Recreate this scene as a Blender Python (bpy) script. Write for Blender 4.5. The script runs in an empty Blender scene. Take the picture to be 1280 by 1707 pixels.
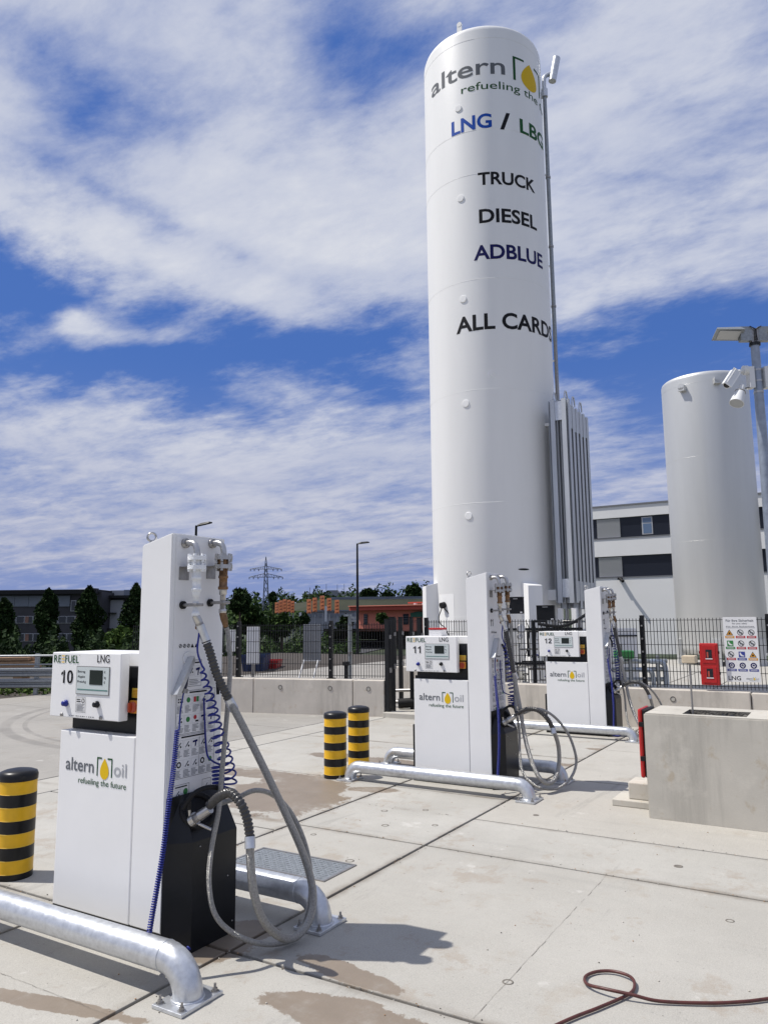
import bpy, bmesh, math, random
from math import sin, cos, pi, radians, sqrt, atan2, tan
from mathutils import Vector, Matrix
S = bpy.context.scene
COL = S.collection
rng = random.Random(7)

# ------------------------------------------------------------------ camera
YAW, PITCH, ROLL, FPX = 0.54481, 0.14220, -0.0094165, 1259.7
EYE = Vector((0, 0, 1.65))
FW = Vector((-sin(YAW)*cos(PITCH), cos(YAW)*cos(PITCH), sin(PITCH)))
_r = Vector((cos(YAW), sin(YAW), 0)); _u = _r.cross(FW)
RT = _r*cos(ROLL) + _u*sin(ROLL); UP = -_r*sin(ROLL) + _u*cos(ROLL)
FP = Vector((-sin(YAW), cos(YAW), 0)); RP = Vector((cos(YAW), sin(YAW), 0))
cd = bpy.data.cameras.new("camera"); cam = bpy.data.objects.new("camera", cd); COL.objects.link(cam)
cd.sensor_fit = 'VERTICAL'; cd.sensor_height = 36; cd.lens = FPX/1707*36
cd.clip_start = 0.05; cd.clip_end = 6000
M = Matrix.Identity(4)
for i in range(3):
    M[i][0], M[i][1], M[i][2], M[i][3] = RT[i], UP[i], -FW[i], EYE[i]
cam.matrix_world = M
S.camera = cam

def ray(px, py): return RT*((px-640)/FPX) - UP*((py-853.5)/FPX) + FW
def at(px, py, D):
    d = ray(px, py); return EYE + d*(D/d.dot(FP))
def atY(px, py, Y):
    d = ray(px, py); return EYE + d*((Y-EYE.y)/d.y)
def plan(D, L, z=0): return FP*D + RP*L + Vector((0, 0, z))

# ------------------------------------------------------------------ light
SUN_EL, SUN_AZ = radians(59.5), radians(27)        # light travels towards +X, a little +Y
to_sun = Vector((-cos(SUN_EL)*cos(SUN_AZ), -cos(SUN_EL)*sin(SUN_AZ), sin(SUN_EL)))
sl = bpy.data.lights.new("sun", 'SUN'); sl.energy = 4.2; sl.angle = radians(0.5); sl.color = (1, .955, .89)
so = bpy.data.objects.new("sun", sl); COL.objects.link(so)
so.rotation_euler = to_sun.to_track_quat('Z', 'Y').to_euler()
S.view_settings.view_transform = 'Standard'; S.view_settings.look = 'None'
S.view_settings.exposure = 0.22; S.view_settings.gamma = 1.0; S.view_settings.use_curve_mapping = False
S.cycles.max_bounces = 8

# ------------------------------------------------------------------ sky (world): Nishita air with procedural cloud cover
W = bpy.data.worlds.new("World"); S.world = W; W.use_nodes = True
nt = W.node_tree; nt.nodes.clear()
def N(t, **k):
    n = nt.nodes.new(t)
    for a, b in k.items(): setattr(n, a, b)
    return n
def lk(a, b): nt.links.new(a, b)
def mth(op, a, b=None, c=None, clamp=False):
    n = N('ShaderNodeMath', operation=op); n.use_clamp = clamp
    for i, v in enumerate((a, b, c)):
        if v is None: continue
        if isinstance(v, (int, float)): n.inputs[i].default_value = v
        else: lk(v, n.inputs[i])
    return n.outputs[0]
def sstep(v, lo, hi, t0=0., t1=1.):
    n = N('ShaderNodeMapRange', interpolation_type='SMOOTHSTEP')
    lk(v, n.inputs[0])
    for i, x in enumerate((lo, hi, t0, t1)): n.inputs[i+1].default_value = x
    return n.outputs[0]
def mix(f, a, b):
    n = N('ShaderNodeMix', data_type='RGBA')
    if isinstance(f, (int, float)): n.inputs[0].default_value = f
    else: lk(f, n.inputs[0])
    for i, v in ((6, a), (7, b)):
        if isinstance(v, tuple): n.inputs[i].default_value = (*v, 1)
        else: lk(v, n.inputs[i])
    return n.outputs[2]
sky = N('ShaderNodeTexSky', sky_type='NISHITA'); sky.sun_disc = False
sky.sun_elevation = SUN_EL; sky.sun_rotation = atan2(to_sun.x, to_sun.y)
sky.air_density = 1.0; sky.dust_density = .5; sky.ozone_density = 3.0; sky.altitude = 300
hsv = N('ShaderNodeHueSaturation'); hsv.inputs['Hue'].default_value = .515
hsv.inputs['Saturation'].default_value = 1.3; hsv.inputs['Value'].default_value = .95
lk(sky.outputs[0], hsv.inputs['Color'])
tc = N('ShaderNodeTexCoord'); DIR = tc.outputs['Generated']
sep = N('ShaderNodeSeparateXYZ'); lk(DIR, sep.inputs[0])
zc = mth('MAXIMUM', sep.outputs[2], 0.0)
den = mth('ADD', zc, .13)
cx = mth('DIVIDE', sep.outputs[0], den); cy = mth('DIVIDE', sep.outputs[1], den)
comb = N('ShaderNodeCombineXYZ'); lk(cx, comb.inputs[0]); lk(cy, comb.inputs[1])
# streaks of cloud run across the valley
rotm = N('ShaderNodeMapping'); lk(comb.outputs[0], rotm.inputs[0])
rotm.inputs['Rotation'].default_value = (0, 0, radians(-14)); rotm.inputs['Scale'].default_value = (.62, 1.05, 1)
def noise(vec, scale, det, rough, dist=0., w=0.):
    n = N('ShaderNodeTexNoise', noise_dimensions='4D'); lk(vec, n.inputs['Vector'])
    n.inputs['Scale'].default_value = scale; n.inputs['Detail'].default_value = det
    n.inputs['Roughness'].default_value = rough; n.inputs['Distortion'].default_value = dist
    n.inputs['W'].default_value = w
    return n.outputs[0]
n_big = noise(rotm.outputs[0], 1.3, 12, .62, .25, 3.1)
n_fine = noise(rotm.outputs[0], 5.5, 9, .62, .3, 1.7)
n_ff = noise(rotm.outputs[0], 15., 8, .65, .2, 5.5)
n_shade = noise(rotm.outputs[0], 1.7, 6, .55, .2, 9.2)
# cloud banks and blue openings of this particular sky, as soft lobes in azimuth / elevation
azn = mth('ARCTAN2', sep.outputs[0], sep.outputs[1]); eln = mth('ARCSINE', sep.outputs[2])
w1 = noise(rotm.outputs[0], 2.6, 8, .6, 0., 31.); w2 = noise(rotm.outputs[0], 2.6, 8, .6, 0., 47.)
el0 = eln
azn = mth('ADD', azn, mth('MULTIPLY', mth('SUBTRACT', w1, .5), .42)); eln = mth('ADD', eln, mth('MULTIPLY', mth('SUBTRACT', w2, .5), .20))
az_u, el_u = mth('ARCTAN2', sep.outputs[0], sep.outputs[1]), el0
az_h = mth('ADD', mth('MULTIPLY', azn, .3), mth('MULTIPLY', az_u, .7)); el_h = mth('ADD', mth('MULTIPLY', eln, .3), mth('MULTIPLY', el_u, .7))
def lobe(px, py, rx, ry, tilt=0.):
    azn, eln = (az_h, el_h) if ry < 30 or rx < 120 else (globals()['azn'], globals()['eln'])
    d = ray(px, py).normalized(); a0 = atan2(d.x, d.y); e0 = math.asin(d.z)
    da = mth('MULTIPLY', mth('SUBTRACT', azn, a0), cos(e0)); de = mth('SUBTRACT', eln, e0)
    c, s_ = cos(radians(tilt)), sin(radians(tilt))
    p = mth('ADD', mth('MULTIPLY', da, c), mth('MULTIPLY', de, s_))
    q = mth('SUBTRACT', mth('MULTIPLY', de, c), mth('MULTIPLY', da, s_))
    k = FPX*cos(e0)**.5
    r2 = mth('ADD', mth('POWER', mth('MULTIPLY', p, k/rx), 2), mth('POWER', mth('MULTIPLY', q, k/ry), 2))
    return mth('EXPONENT', mth('MULTIPLY', r2, -1))
HOLES = [(290,560,330,75,-2,1.0),(20,450,230,70,-10,.8),(560,560,160,55,-5,.7),(120,620,300,50,0,.75),
         (225,185,105,50,10,.62),(110,150,80,60,-30,.5),(145,225,60,40,0,.5),(40,60,60,40,0,.35),
         (565,75,70,75,-25,.55),(690,75,60,28,10,.45),(300,375,260,16,-17,.5),(1120,560,260,75,4,1.0),(1010,690,170,90,8,.85),(1230,700,120,110,0,.6),
         (1200,480,140,26,12,.3),(620,640,70,22,-10,.4),(180,755,110,18,0,.4),(640,985,900,28,0,.55),(120,965,400,25,0,.35),(1270,60,80,60,0,.2)]
BANKS = [(262,560,95,24,6,1.25),(147,538,36,22,0,1.1),(100,400,130,45,-20,.75),(420,640,90,26,-8,.55),(380,480,210,24,-16,.5),
         (960,500,110,24,14,.4),(400,300,420,150,-12,.45),(540,430,250,110,-10,.3),(1000,250,330,170,0,.2),(60,720,150,45,0,.5),(500,800,500,90,0,.3)]
acc = None
for L in HOLES:
    v = mth('MULTIPLY', lobe(*L[:5]), -L[5]*.47); acc = v if acc is None else mth('ADD', acc, v)
for L in BANKS:
    acc = mth('ADD', acc, mth('MULTIPLY', lobe(*L[:5]), L[5]*.5))
det = mth('ADD', mth('MULTIPLY', mth('SUBTRACT', n_fine, .5), 1.15), mth('MULTIPLY', mth('SUBTRACT', n_ff, .5), .55))
dens = mth('ADD', mth('ADD', mth('MULTIPLY', mth('SUBTRACT', n_big, .5), 1.25), det), .27)
dens = mth('ADD', dens, acc)
cover = sstep(dens, -.22, .5)
thick = sstep(mth('ADD', dens, mth('MULTIPLY', mth('SUBTRACT', n_shade, .5), 1.5)), .2, 1.1)
lowk = sstep(el0, radians(1), radians(20))
cl_hi = mix(thick, (5.4, 5.8, 7.1), (7.9, 8.0, 8.3))
cl_lo = mix(sstep(n_fine, .35, .7), (4.0, 4.35, 5.9), (5.6, 5.7, 6.7))
cloud = mix(lowk, cl_lo, cl_hi)
blue = mix(lowk, (2.3, 3.0, 5.6), mix(.75, hsv.outputs[0], (.75, 1.72, 5.1)))
cover2 = mth('MULTIPLY', cover, .93)
col = mix(cover2, blue, cloud)
bg = N('ShaderNodeBackground'); bg.inputs[1].default_value = .086
lk(col, bg.inputs[0]); ow = N('ShaderNodeOutputWorld'); lk(bg.outputs[0], ow.inputs[0])

# ------------------------------------------------------------------ materials
MT = {}
def mat(name, col, rough=.5, metal=0., var=.0, vscale=6., bump=0., bscale=40., spec=.5, coat=0., col2=None, obj=True, emis=None, stretch=None, rvar=0.):
    m = bpy.data.materials.new(name); m.use_nodes = True
    t = m.node_tree; b = t.nodes['Principled BSDF']
    b.inputs['Base Color'].default_value = (*col, 1); b.inputs['Roughness'].default_value = rough
    b.inputs['Metallic'].default_value = metal; b.inputs['Specular IOR Level'].default_value = spec
    b.inputs['Coat Weight'].default_value = coat
    tcn = t.nodes.new('ShaderNodeTexCoord'); src = tcn.outputs['Object']
    if stretch:
        mp = t.nodes.new('ShaderNodeMapping'); mp.inputs['Scale'].default_value = stretch
        t.links.new(src, mp.inputs[0]); src = mp.outputs[0]
    if var or col2:
        n = t.nodes.new('ShaderNodeTexNoise'); n.inputs['Scale'].default_value = vscale; n.inputs['Detail'].default_value = 8
        n.inputs['Roughness'].default_value = .62
        t.links.new(src, n.inputs['Vector'])
        r = t.nodes.new('ShaderNodeValToRGB'); r.color_ramp.elements[0].position = .32; r.color_ramp.elements[1].position = .68
        c2 = col2 or tuple(min(1, c*(1+var)) for c in col); c1 = col if col2 else tuple(c*(1-var) for c in col)
        r.color_ramp.elements[0].color = (*c1, 1); r.color_ramp.elements[1].color = (*c2, 1)
        t.links.new(n.outputs[0], r.inputs[0]); t.links.new(r.outputs[0], b.inputs['Base Color'])
        if rvar:
            mr = t.nodes.new('ShaderNodeMapRange'); mr.inputs[3].default_value = rough-rvar; mr.inputs[4].default_value = rough+rvar
            t.links.new(n.outputs[0], mr.inputs[0]); t.links.new(mr.outputs[0], b.inputs['Roughness'])
    if bump:
        n2 = t.nodes.new('ShaderNodeTexNoise'); n2.inputs['Scale'].default_value = bscale; n2.inputs['Detail'].default_value = 5
        t.links.new(src, n2.inputs['Vector'])
        bp = t.nodes.new('ShaderNodeBump'); bp.inputs['Strength'].default_value = bump; bp.inputs['Distance'].default_value = .02
        t.links.new(n2.outputs[0], bp.inputs['Height']); t.links.new(bp.outputs[0], b.inputs['Normal'])
    MT[name] = m
    return m
mat('white_paint', (.79, .79, .785), .38, var=.02, vscale=3, rvar=.05)
mat('white_side', (.77, .77, .77), .4, var=.02)
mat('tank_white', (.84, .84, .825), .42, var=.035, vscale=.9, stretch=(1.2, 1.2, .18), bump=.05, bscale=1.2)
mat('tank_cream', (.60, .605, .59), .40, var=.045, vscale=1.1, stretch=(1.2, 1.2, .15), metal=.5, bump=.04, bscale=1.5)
mat('galvanised', (.58, .60, .625), .36, metal=.7, var=.13, vscale=30, bump=.018, bscale=90, rvar=.1)
mat('galvanised_pole', (.30, .34, .40), .42, metal=.55, var=.15, vscale=9, rvar=.1)
mat('stainless', (.50, .49, .47), .3, metal=.95, var=.12, vscale=20)
mat('dull_steel', (.33, .32, .31), .42, metal=.8, var=.2, vscale=25)
mat('frost', (.82, .84, .86), .85, var=.05, vscale=60, bump=.5, bscale=150)
mat('bronze', (.22, .13, .07), .45, metal=.8, var=.35, vscale=40)
mat('braid', (.38, .375, .36), .30, metal=.95, var=.28, vscale=120, bump=.6, bscale=380)
mat('boot_rubber', (.045, .043, .041), .27, var=.25, vscale=30)
mat('black_paint', (.006, .007, .009), .36, spec=.35, var=.2, vscale=8, rvar=.08)
mat('black_matt', (.009, .009, .01), .6, spec=.3)
mat('anthracite', (.008, .009, .011), .5, spec=.3, var=.2, vscale=8)
mat('yellow', (.76, .43, .006), .42, var=.1, vscale=9, rvar=.1)
mat('bollard_black', (.007, .007, .008), .36, spec=.35, var=.3, vscale=14, rvar=.1)
mat('blue_cable', (.006, .016, .21), .4)
mat('dark_cable', (.012, .014, .05), .4)
mat('concrete', (.40, .38, .335), .88, var=.12, vscale=2.6, bump=.05, bscale=45)
mat('concrete_wall', (.53, .49, .43), .86, var=.1, vscale=1.8, bump=.05, bscale=30)
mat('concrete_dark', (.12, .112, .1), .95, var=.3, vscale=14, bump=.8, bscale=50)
mat('grey_text', (.13, .14, .155), .6, spec=.15); mat('light_text', (.40, .41, .43), .6, spec=.15)
mat('black_text', (.012, .012, .014), .6, spec=.15); mat('green_text', (.012, .09, .025), .6, spec=.15)
mat('dark_green', (.010, .075, .02), .6, spec=.15); mat('drop_yellow', (.70, .46, .015), .6, spec=.15)
mat('blue_text', (.01, .075, .40), .6, spec=.15); mat('navy_text', (.012, .013, .09), .6, spec=.15)
mat('screen_grey', (.55, .60, .60), .25); mat('lcd', (.02, .026, .026), .12); mat('teal', (.08, .20, .18), .4)
mat('sticker_yellow', (.75, .50, .06), .5); mat('switch_orange', (.65, .26, .03), .4); mat('red', (.42, .012, .012), .36, var=.1, vscale=5)
mat('red_knob', (.38, .05, .015), .35)
mat('label_white', (.72, .72, .72), .5); mat('label_grey', (.36, .37, .38), .6)
mat('icon_green', (.03, .2, .05), .5); mat('icon_red', (.42, .02, .03), .5); mat('icon_blue', (.03, .045, .26), .5); mat('icon_orange', (.62, .29, .03), .5)
mat('plate_steel', (.30, .32, .33), .45, metal=.6, var=.2, vscale=30)
mat('timber', (.36, .22, .12), .8, var=.3, vscale=6, stretch=(1, 1, 8))
mat('pale_timber', (.55, .46, .33), .75, var=.12, vscale=20)
mat('air_hose', (.075, .02, .016), .45, var=.3, vscale=30)
mat('facade_white', (.74, .74, .73), .75, var=.02, vscale=.6)
mat('facade_dark', (.012, .015, .024), .3, spec=.35)
mat('glass', (.10, .16, .26), .08, spec=.8)
mat('shutter', (.66, .67, .69), .5, metal=.2)
mat('roof_grey', (.16, .165, .18), .6)
mat('aluminium_fin', (.52, .54, .56), .42, metal=.5, var=.08, vscale=4, stretch=(1, 1, .2))
mat('office_wall', (.034, .033, .04), .6, var=.3, vscale=.5); mat('office_panel', (.15, .17, .21), .5, var=.2, vscale=.3)
mat('office_glass', (.03, .035, .045), .15); mat('office_pale', (.30, .31, .33), .7, var=.05); mat('office_frame', (.42, .43, .45), .5)
mat('office_glow', (.20, .10, .07), .5, var=.5, vscale=.5)  # mottled reddish brown base colour for some of the office panes
mat('salmon', (.66, .22, .155), .8, var=.05, vscale=.3); mat('salmon_dark', (.40, .07, .045), .8)
mat('salmon_light', (.72, .28, .13), .8)
mat('orange_banner', (.44, .15, .065), .7, var=.25, vscale=1.2); mat('banner_dark', (.12, .025, .015), .7)
mat('shop_green', (.02, .12, .08), .6)
mat('bark', (.07, .05, .035), .9)
mat('asphalt', (.060, .062, .067), .9, var=.25, vscale=.4)
mat('soil', (.030, .042, .018), .95, var=.5, vscale=.25)
mat('hill_green', (.03, .042, .02), .95, var=.4, vscale=.05)
mat('terrace', (.028, .032, .018), .95, var=.3, vscale=.1)
mat('blue_skip', (.012, .03, .10), .5, var=.2); mat('grey_mesh', (.24, .25, .27), .6, metal=.3)
mat('far_grey', (.22, .23, .26), .7, var=.15, vscale=.1); mat('far_white', (.55, .57, .6), .7)
mat('lens', (.02, .02, .025), .1); mat('lamp_glass', (.45, .46, .46), .2)
mat('camera_white', (.70, .71, .71), .4)

def cast_concrete(name, base):
    """cast wall concrete: mottling, air holes, drip marks with a shape of their own"""
    mat(name, base, .86, var=.1, vscale=1.8)
    t = MT[name].node_tree; bs = t.nodes['Principled BSDF']; tcn = [n for n in t.nodes if n.type == 'TEX_COORD'][0].outputs['Object']
    cur = bs.inputs['Base Color'].links[0].from_socket
    def layer(cur, scale, stretch, lo, hi, colr, amt, w):
        mp = t.nodes.new('ShaderNodeMapping'); mp.inputs['Scale'].default_value = stretch; mp.inputs['Location'].default_value = (w, w*.7, 0); t.links.new(tcn, mp.inputs[0])
        n = t.nodes.new('ShaderNodeTexNoise'); n.inputs['Scale'].default_value = scale; n.inputs['Detail'].default_value = 7; n.inputs['Roughness'].default_value = .65; t.links.new(mp.outputs[0], n.inputs['Vector'])
        k = t.nodes.new('ShaderNodeMapRange'); k.inputs[1].default_value = lo; k.inputs[2].default_value = hi; k.inputs[4].default_value = amt; t.links.new(n.outputs[0], k.inputs[0])
        x = t.nodes.new('ShaderNodeMix'); x.data_type = 'RGBA'; t.links.new(k.outputs[0], x.inputs[0]); t.links.new(cur, x.inputs[6]); x.inputs[7].default_value = (*colr, 1); return x.outputs[2], n.outputs[0]
    cur, _ = layer(cur, 2.2, (2.2, 2.2, .22), .53, .72, tuple(c*.66 for c in base), .75, 1.)
    cur, _ = layer(cur, 3.2, (1, 1, 1), .56, .7, tuple(min(1, c*1.22) for c in base), .6, 3.)
    cur, _ = layer(cur, 9., (1, 1, .8), .60, .70, (base[0]*.75, base[1]*.62, base[2]*.45), .45, 5.)
    cur, hn = layer(cur, 75., (1, 1, 1), .69, .73, (.10, .09, .08), .8, 7.)
    t.links.new(cur, bs.inputs['Base Color'])
    bp = t.nodes.new('ShaderNodeBump'); bp.inputs['Strength'].default_value = .25; bp.inputs['Distance'].default_value = .004; t.links.new(hn, bp.inputs['Height']); t.links.new(bp.outputs[0], bs.inputs['Normal'])
cast_concrete('concrete', (.475, .45, .395)); cast_concrete('concrete_wall', (.53, .49, .43))
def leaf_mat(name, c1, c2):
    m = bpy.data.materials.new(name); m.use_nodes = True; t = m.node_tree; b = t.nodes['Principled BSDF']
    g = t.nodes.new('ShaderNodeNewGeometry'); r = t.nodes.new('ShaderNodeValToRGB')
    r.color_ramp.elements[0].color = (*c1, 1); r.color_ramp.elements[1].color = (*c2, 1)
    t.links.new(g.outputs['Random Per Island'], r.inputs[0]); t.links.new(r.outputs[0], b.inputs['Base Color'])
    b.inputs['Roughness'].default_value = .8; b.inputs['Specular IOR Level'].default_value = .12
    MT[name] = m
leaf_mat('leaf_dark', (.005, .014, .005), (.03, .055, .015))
leaf_mat('leaf_mid', (.03, .06, .014), (.09, .14, .03))
leaf_mat('leaf_far', (.010, .026, .008), (.05, .085, .02))

# ------------------------------------------------------------------ mesh helpers
def ortho(d):
    d = d.normalized(); a = Vector((0, 0, 1)) if abs(d.z) < .9 else Vector((1, 0, 0))
    u = d.cross(a).normalized(); return u, d.cross(u).normalized()
def smooth_path(pts, n=6):
    P = [Vector(p) for p in pts]; out = []
    for i in range(len(P)-1):
        p0 = P[i-1] if i else P[0]*2-P[1]; p1, p2 = P[i], P[i+1]; p3 = P[i+2] if i+2 < len(P) else P[-1]*2-P[-2]
        for k in range(n):
            t = k/n
            out.append(.5*((2*p1)+(p2-p0)*t+(2*p0-5*p1+4*p2-p3)*t*t+(3*p1-p0-3*p2+p3)*t**3))
    out.append(P[-1]); return out
def resample(P, step):
    out = [P[0].copy()]; acc = 0
    for a, b in zip(P, P[1:]):
        L = (b-a).length
        if L < 1e-9: continue
        while acc+L >= step:
            a = a+(b-a)*((step-acc)/L); L = (b-a).length; out.append(a.copy()); acc = 0
            if L < 1e-9: break
        acc += L
    if (out[-1]-P[-1]).length > 1e-5: out.append(P[-1].copy())
    return out
class MB:
    def __init__(s): s.v = []; s.f = []; s.m = []; s.sm = []; s.mats = []
    def mi(s, name):
        if name not in s.mats: s.mats.append(name)
        return s.mats.index(name)
    def add(s, vs, fs, m, smooth=False):
        o = len(s.v); k = s.mi(m); s.v += [tuple(v) for v in vs]
        for f in fs: s.f.append(tuple(i+o for i in f)); s.m.append(k); s.sm.append(smooth)
        return s
    def box(s, a, b, m, bev=0.):
        (x0, y0, z0), (x1, y1, z1) = a, b
        if bev:
            bm = bmesh.new(); bmesh.ops.create_cube(bm, size=1)
            for v in bm.verts: v.co = Vector(((x0+x1)/2+v.co.x*(x1-x0), (y0+y1)/2+v.co.y*(y1-y0), (z0+z1)/2+v.co.z*(z1-z0)))
            bmesh.ops.bevel(bm, geom=bm.edges[:], offset=bev, segments=2, affect='EDGES', profile=.5)
            return s.bm(bm, m)
        v = [(x, y, z) for z in (z0, z1) for y in (y0, y1) for x in (x0, x1)]
        return s.add(v, [(0, 2, 3, 1), (4, 5, 7, 6), (0, 1, 5, 4), (2, 6, 7, 3), (0, 4, 6, 2), (1, 3, 7, 5)], m)
    def bm(s, bm, m, smooth=False):
        bm.verts.index_update(); s.add([v.co for v in bm.verts], [[v.index for v in f.verts] for f in bm.faces], m, smooth); bm.free(); return s
    def obox(s, c, ax, ay, az, m):      # oriented box, half axes
        c = Vector(c); v = [c+ax*i+ay*j+az*k for k in (-1, 1) for j in (-1, 1) for i in (-1, 1)]
        return s.add(v, [(0, 2, 3, 1), (4, 5, 7, 6), (0, 1, 5, 4), (2, 6, 7, 3), (0, 4, 6, 2), (1, 3, 7, 5)], m)
    def prism(s, poly, z0, z1, m):       # poly in xy
        n = len(poly); v = [(x, y, z0) for x, y in poly]+[(x, y, z1) for x, y in poly]
        return s.add(v, [tuple(range(n))[::-1], tuple(range(n, 2*n))]+[(i, (i+1) % n, n+(i+1) % n, n+i) for i in range(n)], m)
    def loft(s, rings, m, smooth=True, caps=True):
        n = len(rings[0]); v = [p for r in rings for p in r]; f = []
        for k in range(len(rings)-1):
            for i in range(n): f.append((k*n+i, k*n+(i+1) % n, (k+1)*n+(i+1) % n, (k+1)*n+i))
        s.add(v, f, m, smooth)
        if caps: s.add(rings[0], [tuple(range(n))[::-1]], m); s.add(rings[-1], [tuple(range(n))], m)
        return s
    def tube(s, P, r, m, n=10, smooth=True, caps=True, rf=None):
        P = [Vector(p) for p in P]; u = None; rings = []
        for i, p in enumerate(P):
            d = (P[min(i+1, len(P)-1)]-P[max(i-1, 0)]).normalized()
            if u is None: u, w = ortho(d)
            else:
                u = u-d*u.dot(d)
                u = u.normalized() if u.length > 1e-6 else ortho(d)[0]
                w = d.cross(u)
            rr = rf(i) if rf else (r[i] if isinstance(r, (list, tuple)) else r)
            rings.append([p+(u*cos(2*pi*k/n)+w*sin(2*pi*k/n))*rr for k in range(n)])
        return s.loft(rings, m, smooth, caps)
    def cyl(s, a, b, r, m, n=16, r2=None): return s.tube([a, b], [r, r if r2 is None else r2], m, n)
    def lathe(s, c, prof, m, n=32, smooth=True, axis='z'):
        rings = []
        for r, h in prof:
            R = []
            for k in range(n):
                a = 2*pi*k/n
                R.append((c[0]+r*cos(a), c[1]+r*sin(a), c[2]+h) if axis == 'z' else (c[0]+h, c[1]+r*cos(a), c[2]+r*sin(a)) if axis == 'x' else (c[0]+r*sin(a), c[1]+h, c[2]+r*cos(a)))
            rings.append(R)
        return s.loft(rings, m, smooth, True)
    def torus(s, c, R, r, m, ax=(0, 0, 1), n=24, k=8):
        u, w = ortho(Vector(ax)); c = Vector(c); a = Vector(ax).normalized(); v = []; f = []
        for i in range(n):
            d = u*cos(2*pi*i/n)+w*sin(2*pi*i/n)
            for j in range(k): v.append(c+d*(R+r*cos(2*pi*j/k))+a*(r*sin(2*pi*j/k)))
        for i in range(n):
            for j in range(k): f.append((i*k+j, ((i+1) % n)*k+j, ((i+1) % n)*k+(j+1) % k, i*k+(j+1) % k))
        return s.add(v, f, m, True)
    def ball(s, c, r, m, sc=(1, 1, 1), sub=2):
        bm = bmesh.new(); bmesh.ops.create_icosphere(bm, subdivisions=sub, radius=r)
        for v in bm.verts: v.co = Vector((v.co.x*sc[0]+c[0], v.co.y*sc[1]+c[1], v.co.z*sc[2]+c[2]))
        return s.bm(bm, m, True)
    def quad(s, o, u, v, m):
        o, u, v = Vector(o), Vector(u), Vector(v); return s.add([o, o+u, o+u+v, o+v], [(0, 1, 2, 3)], m)
    def poly(s, pts, m): return s.add(pts, [tuple(range(len(pts)))], m)
    def build(s, name, parent=None, loc=None):
        me = bpy.data.meshes.new(name); me.from_pydata(s.v, [], s.f); 
        for k in s.mats: me.materials.append(MT[k])
        me.polygons.foreach_set('material_index', s.m); me.polygons.foreach_set('use_smooth', s.sm); me.update()
        o = bpy.data.objects.new(name, me); COL.objects.link(o)
        if parent: o.parent = parent
        if loc: o.location = loc
        return o
def thing(name, label, cat, loc=(0, 0, 0), group=None, rz=0.):
    o = bpy.data.objects.new(name, None); COL.objects.link(o); o.location = loc; o.rotation_euler = (0, 0, rz)
    o.empty_display_size = .2
    return tag(o, label, cat, group)
def tag(o, label, cat, group=None):
    o['label'] = label; o['category'] = cat
    if group: o['group'] = group
    return o
def kind(o, k): o['kind'] = k; return o

# lettering: the built-in vector font turned into flat faces
_tc = {}
def glyphs(s, bold):
    key = (s, bold)
    if key not in _tc:
        cu = bpy.data.curves.new('t', 'FONT'); cu.body = s; cu.size = 1; cu.offset = bold; cu.resolution_u = 4; cu.fill_mode = 'FRONT'
        o = bpy.data.objects.new('t', cu); COL.objects.link(o)
        dg = bpy.context.evaluated_depsgraph_get(); me = bpy.data.meshes.new_from_object(o.evaluated_get(dg))
        vs = [(v.co.x, v.co.y) for v in me.vertices]; fs = [tuple(p.vertices) for p in me.polygons if p.area > 1e-7 and abs(p.normal.z) > .9]
        bpy.data.objects.remove(o); bpy.data.curves.remove(cu); bpy.data.meshes.remove(me)
        _tc[key] = (vs, fs)
    return _tc[key]
def cap_h(bold):
    vs, _ = glyphs('H', bold); return max(v[1] for v in vs)
def text2d(s, x0, x1, y0, h, bold=.012):
    vs, fs = glyphs(s, bold); k = h/cap_h(bold); a = min(v[0] for v in vs); b = max(v[0] for v in vs)
    kx = k if x1 is None else (x1-x0)/(b-a)
    return [(x0+(x-a)*kx, y0+y*k) for x, y in vs], fs
def put_text(mb, s, O, U, V, x0, x1, y0, h, m, bold=.012):
    vs, fs = text2d(s, x0, x1, y0, h, bold); O, U, V = Vector(O), Vector(U), Vector(V)
    mb.add([O+U*x+V*y for x, y in vs], fs, m)
def shape_disc(cx, cy, r, n=20): return [(cx+r*cos(2*pi*i/n), cy+r*sin(2*pi*i/n)) for i in range(n)]
def drop_shape(cx, y0, w, h, n=28):
    out = []
    for i in range(n):
        a = 2*pi*i/n; t = (1-cos(a))/2                       # 0 at bottom, 1 at tip
        x = w/2*sin(a)*(1-t)**.55*1.28; out.append((cx+x, y0+h*t**.92))
    return out
def put_poly(mb, pts, O, U, V, m):
    O, U, V = Vector(O), Vector(U), Vector(V); mb.poly([O+U*x+V*y for x, y in pts], m)
def put_rect(mb, x0, y0, x1, y1, O, U, V, m): put_poly(mb, [(x0, y0), (x1, y0), (x1, y1), (x0, y1)], O, U, V, m)
def put_ring(mb, cx, cy, r, w, O, U, V, m, n=20):
    O, U, V = Vector(O), Vector(U), Vector(V); a = shape_disc(cx, cy, r, n); b = shape_disc(cx, cy, r-w, n)
    mb.add([O+U*x+V*y for x, y in a+b], [(i, (i+1) % n, n+(i+1) % n, n+i) for i in range(n)], m)
def put_frame(mb, x0, y0, x1, y1, w, O, U, V, m):
    for r in ((x0, y0, x1, y0+w), (x0, y1-w, x1, y1), (x0, y0+w, x0+w, y1-w), (x1-w, y0+w, x1, y1-w)): put_rect(mb, *r, O, U, V, m)
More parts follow.
